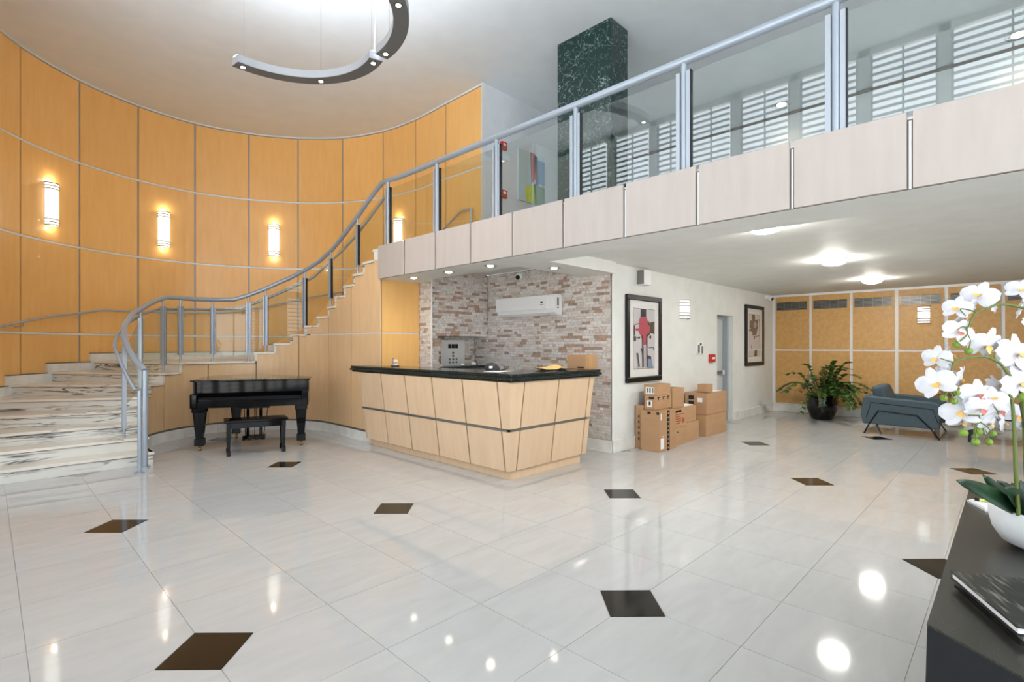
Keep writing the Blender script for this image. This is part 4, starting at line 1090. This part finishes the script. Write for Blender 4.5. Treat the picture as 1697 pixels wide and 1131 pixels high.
# ring chandelier: two separate arc lamps hung on wires
def circ3(a, b, c):
    ax, ay = a; bx, by = b; cx, cy = c
    d = 2 * (ax * (by - cy) + bx * (cy - ay) + cx * (ay - by))
    ux = ((ax * ax + ay * ay) * (by - cy) + (bx * bx + by * by) * (cy - ay) + (cx * cx + cy * cy) * (ay - by)) / d
    uy = ((ax * ax + ay * ay) * (cx - bx) + (bx * bx + by * by) * (ax - cx) + (cx * cx + cy * cy) * (bx - ax)) / d
    return ux, uy, math.hypot(ax - ux, ay - uy)
def arc_lamp(p0, p1, p2, z, label, a_ext, b_ext, lights, wires, z2=None):
    cx, cy, R = circ3(p0, p1, p2)
    a0 = math.atan2(p0[1] - cy, p0[0] - cx) + a_ext; a1 = math.atan2(p2[1] - cy, p2[0] - cx) - b_ext
    t = thing('arc_pendant_lamp', label, 'pendant lamp', (cx, cy, z), 0, 'silver arc pendant lamps')
    n = 36; w = 0.075; hh = 0.085; mb = MB(); vs_ = []
    for i in range(n + 1):
        a = a0 + (a1 - a0) * i / n
        for r, zz in ((R - w, 0), (R + w, 0), (R + w, hh), (R - w, hh)): vs_.append((r * math.cos(a), r * math.sin(a), zz))
    fs_ = []
    for i in range(n):
        for k in range(4): fs_.append((4 * i + k, 4 * i + (k + 1) % 4, 4 * i + 4 + (k + 1) % 4, 4 * i + 4 + k))
    fs_ += [(0, 3, 2, 1), (4 * n, 4 * n + 1, 4 * n + 2, 4 * n + 3)]
    mb.add(vs_, fs_).build('profile', M['chand'], t)
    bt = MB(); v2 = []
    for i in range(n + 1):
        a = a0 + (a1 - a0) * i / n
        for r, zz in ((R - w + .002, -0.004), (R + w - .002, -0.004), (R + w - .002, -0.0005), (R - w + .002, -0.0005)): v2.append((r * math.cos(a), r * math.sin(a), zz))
    bt.add(v2, fs_).build('bottom_plate', new_mat('dark_grey_plate', rgb(96, 97, 98), 0.5), t)  # underside in a darker grey than the profile
    for f in lights:
        a = a0 + (a1 - a0) * f
        MB().lathe([(0.036, -0.004), (0.036, -0.008), (0.028, -0.008)], R * math.cos(a), R * math.sin(a), 18).build('spot_ring', M['blkmetal'], t)
        MB().lathe([(0.026, -0.005), (0.024, -0.012), (0.004, -0.016)], R * math.cos(a), R * math.sin(a), 16).build('spot_bulb', M['bulb'], t)
        s_ = spot('lamp_beam', (0, 0, 0), 22, NEUT, 1.9, 0.7, 0.03); s_.parent = t; s_.location = (R * math.cos(a), R * math.sin(a), -0.03)
    us = MB(); v3 = []
    for i in range(n + 1):
        a = a0 + (a1 - a0) * i / n
        for r, zz in ((R - .04, hh + .001), (R + .04, hh + .001), (R + .04, hh + .006), (R - .04, hh + .006)): v3.append((r * math.cos(a), r * math.sin(a), zz))
    us.add(v3, fs_).build('added_ceiling_glow', M['ceilfill'], t)  # glowing strip added on the profile top to brighten the ceiling
    for f in wires:
        a = a0 + (a1 - a0) * f
        MB().tube([(R * math.cos(a), R * math.sin(a), hh), (R * math.cos(a), R * math.sin(a), CEIL - z)], 0.0025, 5).build('wire', M['chrome'], t)
    a = a0 + (a1 - a0) * 0.97
    if z2: MB().tube([(R * math.cos(a), R * math.sin(a), hh), (R * math.cos(a) + .02, R * math.sin(a), 0.7), (R * math.cos(a), R * math.sin(a), CEIL - z)], 0.006, 6).build('power_cord', M['plastic'], t)
    return t
arc_lamp((1.931, 6.185), (2.722, 5.906), (2.979, 4.99), 4.6, 'lower left silver arc of the hanging ring lamp', 0.0, 0.0, (0.045, 0.5, 0.955), (0.05, 0.5, 0.93), True)
arc_lamp((2.992, 4.90), (2.90, 4.42), (2.60, 4.0), 4.6, 'right silver arc of the hanging ring lamp, cut by the frame', 0.0, 0.9, (0.04, 0.46, 0.96), (0.08, 0.5, 0.95), None)

# ------------------------------------------------------------------ PIANO
pa = math.atan2(-0.602, 1.195)
pn = thing('grand_piano', 'black lacquered baby grand piano with closed lid in the curved niche', 'piano', (2.615, 7.72, 0), pa)
W2 = 0.755
# local: x along keyboard, y back, front at y=0
def rim(o=0.0, y0=0.0):
    pts = [(-W2 + o, y0), (W2 - o, y0), (W2 - o, 0.62)]
    ctrl = [(W2 - o, 0.62), (0.58 - o, 0.85), (0.36 - o, 1.02), (0.18, 1.22), (0.0, 1.40 - o), (-0.25, 1.48 - o), (-0.52, 1.42 - o), (-W2 + o + .03, 1.25), (-W2 + o, 1.0)]
    return pts[:2] + [(p.x, p.y) for p in catmull(ctrl, 4)]
MB().prism(rim(0, 0.17), 0.62, 0.955).build('case', M['piano'], pn, bevel=0.006)
MB().box(-W2, W2, 0.02, 0.18, 0.60, 0.69).build('key_bed', M['piano'], pn, bevel=0.006)
MB().box(-W2, -W2 + 0.09, 0.0, 0.20, 0.60, 0.80).build('cheek', M['piano'], pn, bevel=0.012)
MB().box(W2 - 0.09, W2, 0.0, 0.20, 0.60, 0.80).build('cheek', M['piano'], pn, bevel=0.012)
extr = MB(); pr_ = [(0.03, 0.69), (0.03, 0.715), (0.06, 0.745), (0.115, 0.78), (0.17, 0.80), (0.17, 0.69)]
n = len(pr_); vs_ = [(-W2 + .09, p[0], p[1]) for p in pr_] + [(W2 - .09, p[0], p[1]) for p in pr_]
extr.add(vs_, [list(range(n))[::-1], list(range(n, 2 * n))] + [(i, (i + 1) % n, n + (i + 1) % n, n + i) for i in range(n)]).build('fallboard', M['piano'], pn, bevel=0.004)
MB().box(-W2 + 0.05, W2 - 0.05, 0.155, 0.17, 0.80, 0.955).build('front_rail', M['piano'], pn)
lidp = rim(-0.02, 0.10)
MB().prism(lidp, 0.962, 0.985).build('lid', M['piano'], pn, bevel=0.004)
hg = MB()
for k in range(24): hg.box(-0.66 + k * 0.056, -0.625 + k * 0.056, 0.36, 0.366, 0.985, 0.989)
hg.build('lid_hinge', M['brass'], pn)
def pleg(x, y):
    t = MB(); 
    t.hexa([(x - .045, y - .045, .17), (x + .045, y - .045, .17), (x + .045, y + .045, .17), (x - .045, y + .045, .17), (x - .075, y - .075, .54), (x + .075, y - .075, .54), (x + .075, y + .075, .54), (x - .075, y + .075, .54)])
    t.box(x - .085, x + .085, y - .085, y + .085, .54, .605); t.box(x - .06, x + .06, y - .06, y + .06, .075, .175)
    o = t.build('leg', M['piano'], pn, bevel=0.005)
    MB().tube([(x - .018, y, .032), (x + .018, y, .032)], 0.032, 14).box(x - .012, x + .012, y - .012, y + .012, .03, .076).build('caster', M['brass'], o)
pleg(-0.655, 0.12); pleg(0.655, 0.12); pleg(-0.36, 1.10)
ly_ = MB().box(-0.21, 0.21, 0.28, 0.42, 0.55, 0.62).box(-0.105, -0.065, 0.33, 0.37, 0.14, 0.56).box(0.065, 0.105, 0.33, 0.37, 0.14, 0.56).box(-0.15, 0.15, 0.27, 0.40, 0.085, 0.15)
ly_.build('pedal_lyre', M['piano'], pn, bevel=0.006)
for x in (-0.09, 0, 0.09): MB().box(x - .018, x + .018, 0.17, 0.28, 0.095, 0.108).build('pedal', M['brass'], pn, bevel=0.004)
for x0, x1 in ((-0.17, -0.12), (0.17, 0.12)): MB().tube([(x0, 0.55, 0.60), (x1, 0.36, 0.13)], 0.006, 6).build('brace_rod', M['blkmetal'], pn)
MB().tube([(0, 0.37, 0.15), (0, 0.37, 0.56)], 0.005, 6).build('brace_rod', M['blkmetal'], pn)
# bench
bn = thing('piano_bench', 'black lacquered piano bench standing in front of the grand piano', 'bench', (2.60, 7.47, 0), math.atan2(-0.18, 0.66))
MB().box(-0.39, 0.39, -0.17, 0.17, 0.44, 0.475).build('seat', M['piano'], bn, bevel=0.01)
MB().box(-0.35, 0.35, -0.15, -0.13, 0.365, 0.44).box(-0.35, 0.35, 0.13, 0.15, 0.365, 0.44).box(-0.36, -0.34, -0.15, 0.15, 0.365, 0.44).box(0.34, 0.36, -0.15, 0.15, 0.365, 0.44).build('apron', M['piano'], bn)
for sx_ in (-1, 1):
    for sy_ in (-1, 1):
        x, y = sx_ * 0.335, sy_ * 0.13
        MB().hexa([(x - .017, y - .017, .07), (x + .017, y - .017, .07), (x + .017, y + .017, .07), (x - .017, y + .017, .07), (x - .026, y - .026, .44), (x + .026, y - .026, .44), (x + .026, y + .026, .44), (x - .026, y + .026, .44)]).box(x - .024, x + .024, y - .024, y + .024, 0, .07).build('leg', M['piano'], bn, bevel=0.003)

# ------------------------------------------------------------------ ARMCHAIR, PLANT, far furniture
am = thing('armchair', 'slate blue upholstered armchair on thin black metal legs near the amber wall', 'armchair', (10.88, 1.33, 0))
# local x: width, y: back (+) / front (-)
def arm(x0, x1):
    mb = MB(); P = [(-0.50, 0.16), (0.50, 0.16), (0.53, 0.30), (0.50, 0.60), (0.46, 0.625), (-0.42, 0.575), (-0.50, 0.54)]
    n = len(P); vs_ = [(x0, p[0], p[1]) for p in P] + [(x1, p[0], p[1]) for p in P]
    mb.add(vs_, [list(range(n))[::-1], list(range(n, 2 * n))] + [(i, (i + 1) % n, n + (i + 1) % n, n + i) for i in range(n)])
    return mb.build('armrest', M['fabric'], am, bevel=0.025, bseg=3)
arm(-0.56, -0.42); arm(0.42, 0.56)
def inset(P, x, r, name, mat): MB().tube([(x, p[0], p[1]) for p in P], r, 6).build(name, mat, am)
inset([(-0.48, 0.26), (-0.42, 0.47), (0.38, 0.52), (0.45, 0.27)], -0.561, 0.006, 'piping', M['blkmetal'])
MB().box(-0.42, 0.42, -0.48, 0.34, 0.18, 0.30).build('seat_base', M['fabric'], am, bevel=0.02)
MB().box(-0.415, 0.415, -0.49, 0.30, 0.30, 0.43).build('seat_cushion', M['fabric'], am, bevel=0.04, bseg=3)
MB().box(-0.42, 0.42, 0.34, 0.50, 0.18, 0.62).build('backrest', M['fabric'], am, bevel=0.03, bseg=3)
MB().hexa([(-0.41, 0.12, .43), (0.41, 0.12, .43), (0.41, 0.33, .43), (-0.41, 0.33, .43), (-0.41, 0.26, .80), (0.41, 0.26, .80), (0.41, 0.42, .78), (-0.41, 0.42, .78)]).build('back_cushion', M['fabric'], am, bevel=0.05, bseg=3)
for s_ in (-1, 1):
    x = s_ * 0.572
    P = [(x * 0.98, -0.50, 0.0), (x, -0.40, 0.16), (x, -0.22, 0.36), (x, 0.28, 0.395), (x, 0.40, 0.18), (x * 0.98, 0.48, 0.0)]
    MB().tube(P, 0.011, 8, smooth=False).build('leg_frame', M['blkmetal'], am)
ch2 = thing('side_chair', 'dark seat on brown wooden legs behind the orchid at right edge', 'chair', (9.75, -0.92, 0), 0.4)
wd = new_mat('brown_stained_wood', rgb(120, 80, 50), 0.5); dkf = new_mat('black_upholstery', rgb(30, 32, 34), 0.8)
MB().box(-0.3, 0.3, -0.3, 0.3, 0.36, 0.46).build('seat', dkf, ch2, bevel=0.03)
MB().box(-0.3, 0.3, 0.24, 0.32, 0.46, 0.62).build('backrest', dkf, ch2, bevel=0.03)
for sx_ in (-1, 1):
    for sy_ in (-1, 1): MB().tube([(sx_ * .24, sy_ * .24, .36), (sx_ * .30, sy_ * .30, 0)], 0.018, 8, rad=[.02, .012]).build('leg', wd, ch2)
ct = thing('coffee_table', 'low black coffee table behind the orchid flowers', 'table', (10.9, 0.10, 0))
MB().box(-0.45, 0.45, -0.42, 0.42, 0.36, 0.40).build('table_top', M['blkmetal'], ct, bevel=0.004)
for sx_ in (-1, 1):
    for sy_ in (-1, 1): MB().box(sx_ * .42 - .02, sx_ * .42 + .02, sy_ * .39 - .02, sy_ * .39 + .02, 0, 0.36).build('leg', M['blkmetal'], ct)
for k, (x, y, r) in enumerate(((10.65, 0.1, 0.3), (10.95, -0.1, -0.2))):
    o = thing('magazine', ('black and white magazine at the near side of the coffee table', 'pale magazine farther on the coffee table')[k], 'magazine', (x, y, 0.4005), r)
    MB().box(-0.14, 0.14, -0.1, 0.1, 0, 0.008).build('pages', M['paper'], o)
    for q in range(3): MB().box(-0.12 + q * 0.08, -0.07 + q * 0.08, -0.08, 0.06, 0.008, 0.009).build('cover_print', M['ink'], o)
stb = thing('side_table', 'small dark side table behind the blue armchair', 'table', (12.0, 0.75, 0))
MB().box(-0.28, 0.28, -0.28, 0.28, 0.55, 0.58).build('table_top', wd, stb, bevel=0.004)
for sx_ in (-1, 1):
    for sy_ in (-1, 1): MB().box(sx_ * .25 - .015, sx_ * .25 + .015, sy_ * .25 - .015, sy_ * .25 + .015, 0, 0.55).build('leg', wd, stb)
o = MB().lathe([(0.05, 0), (0.10, 0.05), (0.11, 0.10), (0.07, 0.17), (0.03, 0.18)], 0, 0, 20).build('round_vase', noise_mat('beige_ceramic', rgb(196, 180, 150), rgb(150, 136, 110), nscale=30)); o.location = (12.0, 0.85, 0.581)
tag(o, 'round beige vase on the side table behind the armchair', 'vase')

pt = thing('potted_plant', 'leafy dark green potted plant in a glossy black pot by the amber wall', 'plant', (11.66, 2.75, 0))
MB().lathe([(0.17, 0), (0.20, 0.03), (0.27, 0.22), (0.285, 0.34), (0.265, 0.42), (0.27, 0.46), (0.25, 0.46), (0.24, 0.42)], 0, 0, 28).build('pot', new_mat('black_glazed_pot', rgb(14, 12, 14), 0.12), pt)
MB().lathe([(0.002, 0.40), (0.24, 0.405), (0.24, 0.38)], 0, 0, 20).build('soil', new_mat('soil', rgb(50, 38, 28), 0.95), pt)
leafm = noise_mat('zz_leaf_green', rgb(34, 66, 28), rgb(84, 120, 52), nscale=8, rough=0.3)
stemm = new_mat('plant_stem_green', rgb(84, 100, 50), 0.5)
rn = random.Random(11)
def leaf(mb, p, d, up, ln, wd_, mi=0, seg=4, curl=0.15):
    d = d.normalized(); s_ = d.cross(up); 
    if s_.length < 1e-4: s_ = Vector((1, 0, 0))
    s_.normalize(); u = s_.cross(d); vs_ = []; 
    for i in range(seg + 1):
        t = i / seg; w = wd_ * math.sin(PI * (0.08 + 0.90 * t)) ** 0.8; c = p + d * ln * t - u * curl * ln * t * t
        vs_ += [c - s_ * w + u * w * 0.25, c, c + s_ * w + u * w * 0.25]
    fs_ = []
    for i in range(seg):
        a = 3 * i; fs_ += [(a, a + 1, a + 4, a + 3), (a + 1, a + 2, a + 5, a + 4)]
    mb.add(vs_, fs_, mi, True)
def PX(p):
    p.x = min(p.x, 0.70 + 0.02 * p.z); return p
fr = []
for az, el, ln in [(a, e, l) for a, e, l in [(-2.4, .35, .95), (-2.0, .8, .95), (-1.6, 1.15, .95), (-1.2, .55, .85), (-.7, 1.0, .9), (-.3, .45, .9), (.2, .8, .95), (.7, .4, .9), (1.1, 1.2, .85), (1.6, .5, .8), (2.1, .9, .85), (2.6, .5, .9), (3.1, .75, .95), (-2.7, 1.0, 1.0), (0.0, 1.35, .7),
                                             (-2.9, .3, .8), (-2.3, .3, .7), (-1.2, .35, .6), (-.5, .2, .75), (-0.9, .3, .95), (-1.8, 1.4, .8), (2.9, .1, .7), (.4, .1, .8), (-.1, .2, .95), (-1.0, .75, .6), (-2.5, .65, .6), (.1, 1.1, .5), (-1.9, .35, .55), (-1.5, .5, .5), (-2.3, .9, .55), (-.6, .5, .55), (-2.9, .6, .6), (-.2, .9, .6), (-1.1, 1.2, .75), (-2.1, 1.25, .8), (-2.0, .6, .8)]]:
    h0 = Vector((math.cos(az), math.sin(az), 0)); P = []
    for i in range(10):
        t = i / 9
        P.append(PX(Vector((0, 0, 0.40)) + h0 * (0.10 + ln * t * math.cos(el)) + Vector((0, 0, ln * t * math.sin(el) * 1.0 + 0.18 * math.sin(PI * t) - 0.30 * t * t * math.cos(el)))))
    stp = MB().tube(P, 0.01, 5, rad=[0.012 - 0.009 * i / 9 for i in range(10)]).build('frond', stemm, pt)
    mb = MB()
    for i in range(20):
        t = 0.22 + 0.78 * i / 19; x = t * 9; k = min(int(x), 8); p = P[k].lerp(P[k + 1], x - k); d = (P[k + 1] - P[k]).normalized()
        s_ = d.cross(Vector((0, 0, 1))); s_.normalize(); sd = 1 if i % 2 else -1
        leaf(mb, p, (d * 0.7 + s_ * sd * 0.9 + Vector((0, 0, rn.uniform(-.1, .4)))), Vector((0, 0, 1)), rn.uniform(.085, .115) * (1.1 - .25 * t), rn.uniform(.034, .044), curl=rn.uniform(0, .4))
    o = mb.build('leaves', leafm, stp)
# ------------------------------------------------------------------ CONSOLE TABLE and things on it
TB = 0.76
cs = thing('console_table', 'black speckled granite console table with angled front corner at lower right', 'table', (1.68, 0.16, 0))
gran = noise_mat('speckled_black_granite', rgb(30, 29, 25), rgb(72, 69, 60), nscale=420, detail=2, rough=0.26, ramp=(0.42, 0.72))
P = [(0, 0), (1.80, 0), (1.93, -0.13), (1.93, -0.50), (1.80, -0.63), (0, -0.63), (-0.40, -0.53)]
P[-1] = (-0.31, -0.42)
MB().prism(P, TB - 0.006, TB).build('table_top', gran, cs)
Pb = [(x, y - 0.0) for x, y in P]
cxm = (0.8, -0.3)
body = [(cxm[0] + (x - cxm[0]) * 0.999, cxm[1] + (y - cxm[1]) * 0.999) for x, y in P]; foot = [(cxm[0] + (x - cxm[0]) * 1.03, cxm[1] + (y - cxm[1]) * 1.05) for x, y in P]
MB().prism(foot, 0.0, TB - 0.0065, top=body).build('body', noise_mat('black_laminate', rgb(8, 13, 18), rgb(18, 23, 28), nscale=300, rough=0.7), cs)
# book
bk1 = thing('hardcover_book', 'black hardcover book with white page edge and grey brushed cover on the console', 'book', (1.993, 0.136, TB + 0.022), math.atan2(-0.14, -0.286) )
brush = noise_mat('grey_brush_print', rgb(28, 28, 26), rgb(150, 148, 136), scale=(2, 16, 1), nscale=5, detail=6, rough=0.35, ramp=(0.52, 0.75))
Lb, Wb = 0.318, 0.24
MB().box(0, Lb, 0, Wb, 0, 0.004).build('back_cover', M['ink'], bk1)
MB().box(0.004, Lb - 0.004, 0.004, Wb - 0.004, 0.004, 0.018).build('pages', M['paper'], bk1)
MB().box(0, Lb, 0, Wb, 0.018, 0.022).build('front_cover', brush, bk1)
o = thing('hardcover_book', 'thin dark book lying under the black hardcover on the console', 'book', (2.0, 0.130, TB + 0.0005), math.atan2(-0.14, -0.286))
MB().box(0.0, Lb - 0.005, 0.003, Wb, 0, 0.004).box(0, Lb - 0.005, 0.003, Wb, 0.017, 0.021).build('cover', M['ink'], o)
MB().box(0.006, Lb - 0.011, 0.01, Wb - .004, 0.004, 0.017).build('pages', M['greyplastic'], o)
# notepad and pen beyond the bowl
npd = thing('notepad', 'white notepad with yellow pen beside the bowl on the console', 'notepad', (3.095, 0.032, TB), 0.446)
MB().box(-0.075, 0.075, -0.10, 0.10, 0, 0.008).build('pad', M['plastic'], npd)
MB().box(-0.07, 0.07, -0.095, 0.095, 0.008, 0.014).build('sheets', M['paper'], npd)
MB().tube([(0.04, 0.07, 0.021), (-0.02, -0.08, 0.021)], 0.006, 8).build('pen', new_mat('yellow_pen', rgb(214, 216, 120), 0.4), npd)
MB().tube([(0.046, 0.085, 0.021), (0.04, 0.07, 0.021)], 0.0065, 8).build('pen_cap', M['black'], npd)
# bowl with orchid
_b = place(1750, 573, 1.77); BOX, BOY = _b.x, _b.y
bo = thing('orchid_bowl', 'white shallow bowl planted with white moth orchids on the console', 'plant', (BOX, BOY, TB))
prof = [(0.075, 0.0), (0.10, 0.003), (0.14, 0.022), (0.163, 0.06), (0.172, 0.10), (0.173, 0.128), (0.170, 0.14), (0.162, 0.14), (0.160, 0.12), (0.15, 0.10)]
MB().lathe(prof, 0, 0, 48).build('bowl', noise_mat('white_stone_bowl', rgb(226, 230, 230), rgb(236, 239, 239), nscale=12, rough=0.45), bo)
MB().lathe([(0.002, 0.116), (0.158, 0.112), (0.15, 0.10)], 0, 0, 24).build('soil', new_mat('dark_soil', rgb(34, 28, 22), 0.95), bo)
BO = Vector((BOX, BOY, TB))
Zb = BO.x * SI + BO.y * CO
oleaf = noise_mat('orchid_leaf_green', rgb(20, 44, 28), rgb(40, 76, 44), nscale=6, rough=0.28)
def px3(px, py, dz=0.0): return place(px, py, Zb + dz) - BO
view = Vector((SI, CO, 0)); right = Vector((CO, -SI, 0))
def big_leaf(base, tip, w, bend):
    a = px3(*base); b = px3(*tip); mb = MB(); n = 10; vs_ = []
    d = (b - a); side = d.normalized().cross(view).normalized()
    for i in range(n + 1):
        t = i / n; c = a.lerp(b, t) + Vector((0, 0, bend * math.sin(PI * t))); ww = w * (math.sin(PI * min(1, 0.12 + 0.86 * t)) ** 0.7) * (1 if t < 0.97 else 0.3)
        vs_ += [c - side * ww - view * ww * .3, c + view * ww * 0.35, c + side * ww - view * ww * .3]
    fs_ = []
    for i in range(n): q = 3 * i; fs_ += [(q, q + 1, q + 4, q + 3), (q + 1, q + 2, q + 5, q + 4)]
    o = mb.add(vs_, fs_, 0, True).build('leaf', oleaf, bo)
    md = o.modifiers.new('s', 'SOLIDIFY'); md.thickness = 0.003
for base, tip, w, bd in [((1690, 852, .0), (1584, 796, -.12), .026, .012), ((1684, 846, .04), (1628, 787, .0), .023, -.004), ((1696, 848, .08), (1652, 797, .08), .026, .008), ((1706, 852, .02), (1664, 808, -.08), .028, .004),
                         ((1712, 862, .06), (1690, 796, .12), .028, .01), ((1722, 866, -.04), (1745, 800, -.1), .03, .02), ((1730, 868, .02), (1790, 815, .05), .028, .03), ((1700, 852, .06), (1676, 800, .1), .024, .006)]:
    big_leaf(base, tip, w, bd)
ostem = new_mat('orchid_stem_green', rgb(92, 108, 40), 0.4); obud = new_mat('orchid_bud_green', rgb(122, 152, 52), 0.4)
def stem(P, r0, r1, name='stem', par=bo, m=None):
    Q = [px3(*(list(p) + [-0.035] * (3 - len(p)))) for p in P]; Q = catmull(Q, 4); n = len(Q)
    return MB().tube(Q, r0, 7, rad=[1.15 * (r0 + (r1 - r0) * i / (n - 1)) for i in range(n)]).build(name, m or ostem, par)
stakem = new_mat('dark_green_stake', rgb(60, 66, 34), 0.4)
s1 = stem([(1688, 855), (1684, 800), (1681, 720), (1677, 665), (1672, 655)], .006, .004)
s2 = stem([(1706, 855, .04), (1700, 780, .04), (1697, 700, .03), (1692, 650, .02), (1680, 630, 0), (1668, 616)], .006, .004)
s3 = stem([(1716, 855, .05), (1712, 700, .05), (1722, 560, .04), (1712, 520, .02), (1694, 510)], .006, .004)
MB().tube([px3(1700, 720, .03), px3(1690, 668, 0)], 0.003, 6).build('stake', stakem, bo)
brA = stem([(1694, 510), (1670, 505), (1652, 505), (1638, 511), (1619, 517), (1610, 530), (1606, 540), (1602, 545), (1603, 553), (1598, 560), (1591, 566)], .004, .002)
stem([(1603, 553), (1608, 566), (1605, 580)], .002, .0015); stem([(1600, 524), (1592, 512), (1619, 517)][::-1], .002, .0015)
stem([(1602, 543), (1594, 542), (1586, 548)], .002, .0015)
brB = stem([(1668, 617), (1658, 603), (1649, 598), (1635, 592), (1615, 592), (1598, 595), (1581, 601), (1577, 615), (1571, 630), (1575, 637), (1579, 642), (1586, 651)], .004, .002)
stem([(1581, 601), (1570, 598), (1558, 594)], .002, .0015); stem([(1577, 615), (1584, 622), (1586, 628)], .002, .0015); stem([(1573, 638), (1570, 650), (1564, 660)], .002, .0015); stem([(1576, 650), (1581, 664)], .002, .0015)
stem([(1649, 598), (1648, 585)], .0025, .002)
brC = stem([(1677, 662), (1665, 660), (1649, 664), (1640, 672), (1636, 679), (1628, 688), (1618, 689), (1606, 689)], .004, .002)
stem([(1622, 689), (1624, 700), (1616, 706), (1618, 730)], .0025, .0015); stem([(1616, 706), (1620, 717)], .0015, .0015); stem([(1633, 713), (1637, 722), (1639, 732)], .0015, .0015); stem([(1624, 700), (1636, 708), (1645, 718)], .002, .0015)
stem([(1645, 672), (1652, 680), (1655, 688)], .002, .0015); stem([(1649, 664), (1645, 656), (1636, 653)], .002, .0015)
for (x, y, s_) in ((1586, 571, 6), (1605, 582, 6), (1608, 573, 4), (1586, 651, 5), (1564, 660, 5.5), (1581, 665, 5.5), (1597, 718, 6.5), (1621, 716, 6.5), (1617, 733, 6), (1646, 719, 5), (1639, 733, 5.5), (1695, 659, 7), (1617, 722, 4)):
    c = px3(x, y, -.01); r = s_ / 852 * Zb; MB().sphere(tuple(c), r, 12, 8, sz=1.05).build('bud', obud, bo)
petm = noise_mat('white_orchid_petal', rgb(208, 208, 214), rgb(222, 222, 228), nscale=20, rough=0.5)
lipm = new_mat('yellow_orange_lip', rgb(236, 190, 110), 0.5); lipr = new_mat('red_speckled_lip', rgb(206, 120, 100), 0.5)
pb_ = petm.node_tree.nodes['Principled BSDF']; pb_.inputs['Subsurface Weight'].default_value = 0.0
def petal(mb, c, d, nrm, ln, w, cup, mi=0, n=6, m=4, tip=0.0):
    d = d.normalized(); s_ = d.cross(nrm).normalized(); vs_ = []
    for i in range(n + 1):
        t = i / n
        ww = w * (math.sin(PI * (0.06 + 0.88 * t)) ** 0.55) * (1 - tip * t)
        for j in range(m + 1):
            u = 2 * j / m - 1
            vs_.append(c + d * ln * t + s_ * ww * u + nrm * (cup * (u * u * w * 0.5 + t * t * ln * 0.35)) + nrm * 0.02 * ln * math.sin(7 * t + 3 * u))
    fs_ = []
    for i in range(n):
        for j in range(m):
            a = i * (m + 1) + j; fs_.append((a, a + 1, a + m + 2, a + m + 1))
    mb.add(vs_, fs_, mi, True)
def flower(px, py, size, yaw=0.0, pitch=0.0, roll=0.0, dz=0.0, lip=None, full=1):
    size *= 0.84
    c = px3(px, py, dz); R = size / 852 * Zb / 2
    nrm = (-view * math.cos(yaw) * math.cos(pitch) + right * math.sin(yaw) * math.cos(pitch) + Vector((0, 0, math.sin(pitch)))).normalized()
    up = Vector((0, 0, 1)); sx = up.cross(nrm).normalized(); uy = nrm.cross(sx)
    def dirn(a): a += roll; return sx * math.sin(a) + uy * math.cos(a)
    f = MB()
    for a in (0, 2.25, -2.25): petal(f, c - nrm * R * .03, dirn(a), nrm, R * 0.98, R * 0.36, -0.25, tip=.25)
    o = f.build('flower', petm, bo)
    g2 = MB()
    for a in (1.38, -1.38): petal(g2, c + nrm * R * .02, dirn(a), nrm, R * 1.02, R * 0.54, -0.35, m=6)
    g2.build('petal_pair', petm, o)
    l = MB(); petal(l, c + nrm * R * .06, (dirn(PI) + nrm * .9), nrm, R * .38, R * .14, .5); petal(l, c + nrm * R * .05, (dirn(2.1) + nrm * .6), nrm, R * .28, R * .12, .5); petal(l, c + nrm * R * .05, (dirn(-2.1) + nrm * .6), nrm, R * .28, R * .12, .5)
    l.build('flower_lip', lip or lipm, o)
FL = [(1622, 489, 62, -.9, .35, .3, 0), (1648, 497, 54, .6, .2, 2.2, .03), (1585, 511, 50, -1.0, .1, .2, .0), (1603, 519, 60, 0.5, -.7, 1.2, .03), (1590, 551, 56, -.25, .1, .5, -.03), (1634, 573, 74, .15, -.5, .1, -.02),
      (1551, 594, 52, -1.1, .0, .1, 0), (1577, 590, 56, .9, .1, .3, .03), (1551, 636, 66, -.8, .0, -.4, -.02), (1592, 630, 60, .7, -.3, .5, .02), (1622, 655, 64, -.1, .1, .1, -.03), (1655, 640, 52, .3, .5, .2, .03), (1662, 652, 56, .2, .4, .6, .03),
      (1592, 684, 66, -.7, .1, -.2, -.01), (1626, 678, 60, .0, -.3, .3, -.04), (1655, 681, 62, .2, -.1, .1, .0), (1686, 587, 82, .2, .1, .2, -.03), (1690, 636, 76, .2, 0, -.3, -.02), (1693, 480, 50, -.6, .3, .4, 0), (1694, 512, 52, .9, -.2, .2, .0),
      (1640, 702, 56, .3, -.3, .5, .0), (1598, 697, 54, -.4, -.4, .2, .02), (1664, 702, 48, .7, 0, .2, .02), (1573, 615, 48, .4, .1, 1.0, .04), (1606, 545, 50, .9, 0, .5, .05), (1715, 600, 70, 0, 0, .3, .0), (1720, 540, 70, 0.2, 0, 1, .0), (1668, 600, 48, .2, .2, .3, .06), (1606, 664, 50, -.5, .2, .8, .05), (1612, 700, 52, .2, -.5, 1.0, .01), (1646, 660, 50, -.4, .4, .1, -.05), (1688, 690, 56, -.3, -.2, .6, .03), (1565, 620, 44, -.9, .3, 1.5, .05)]
for k, (x, y, s_, ya, pi_, ro, dz) in enumerate(FL): flower(x, y, s_, ya, pi_, ro, dz, lipr if k in (4, 10, 14, 15, 12) else lipm)
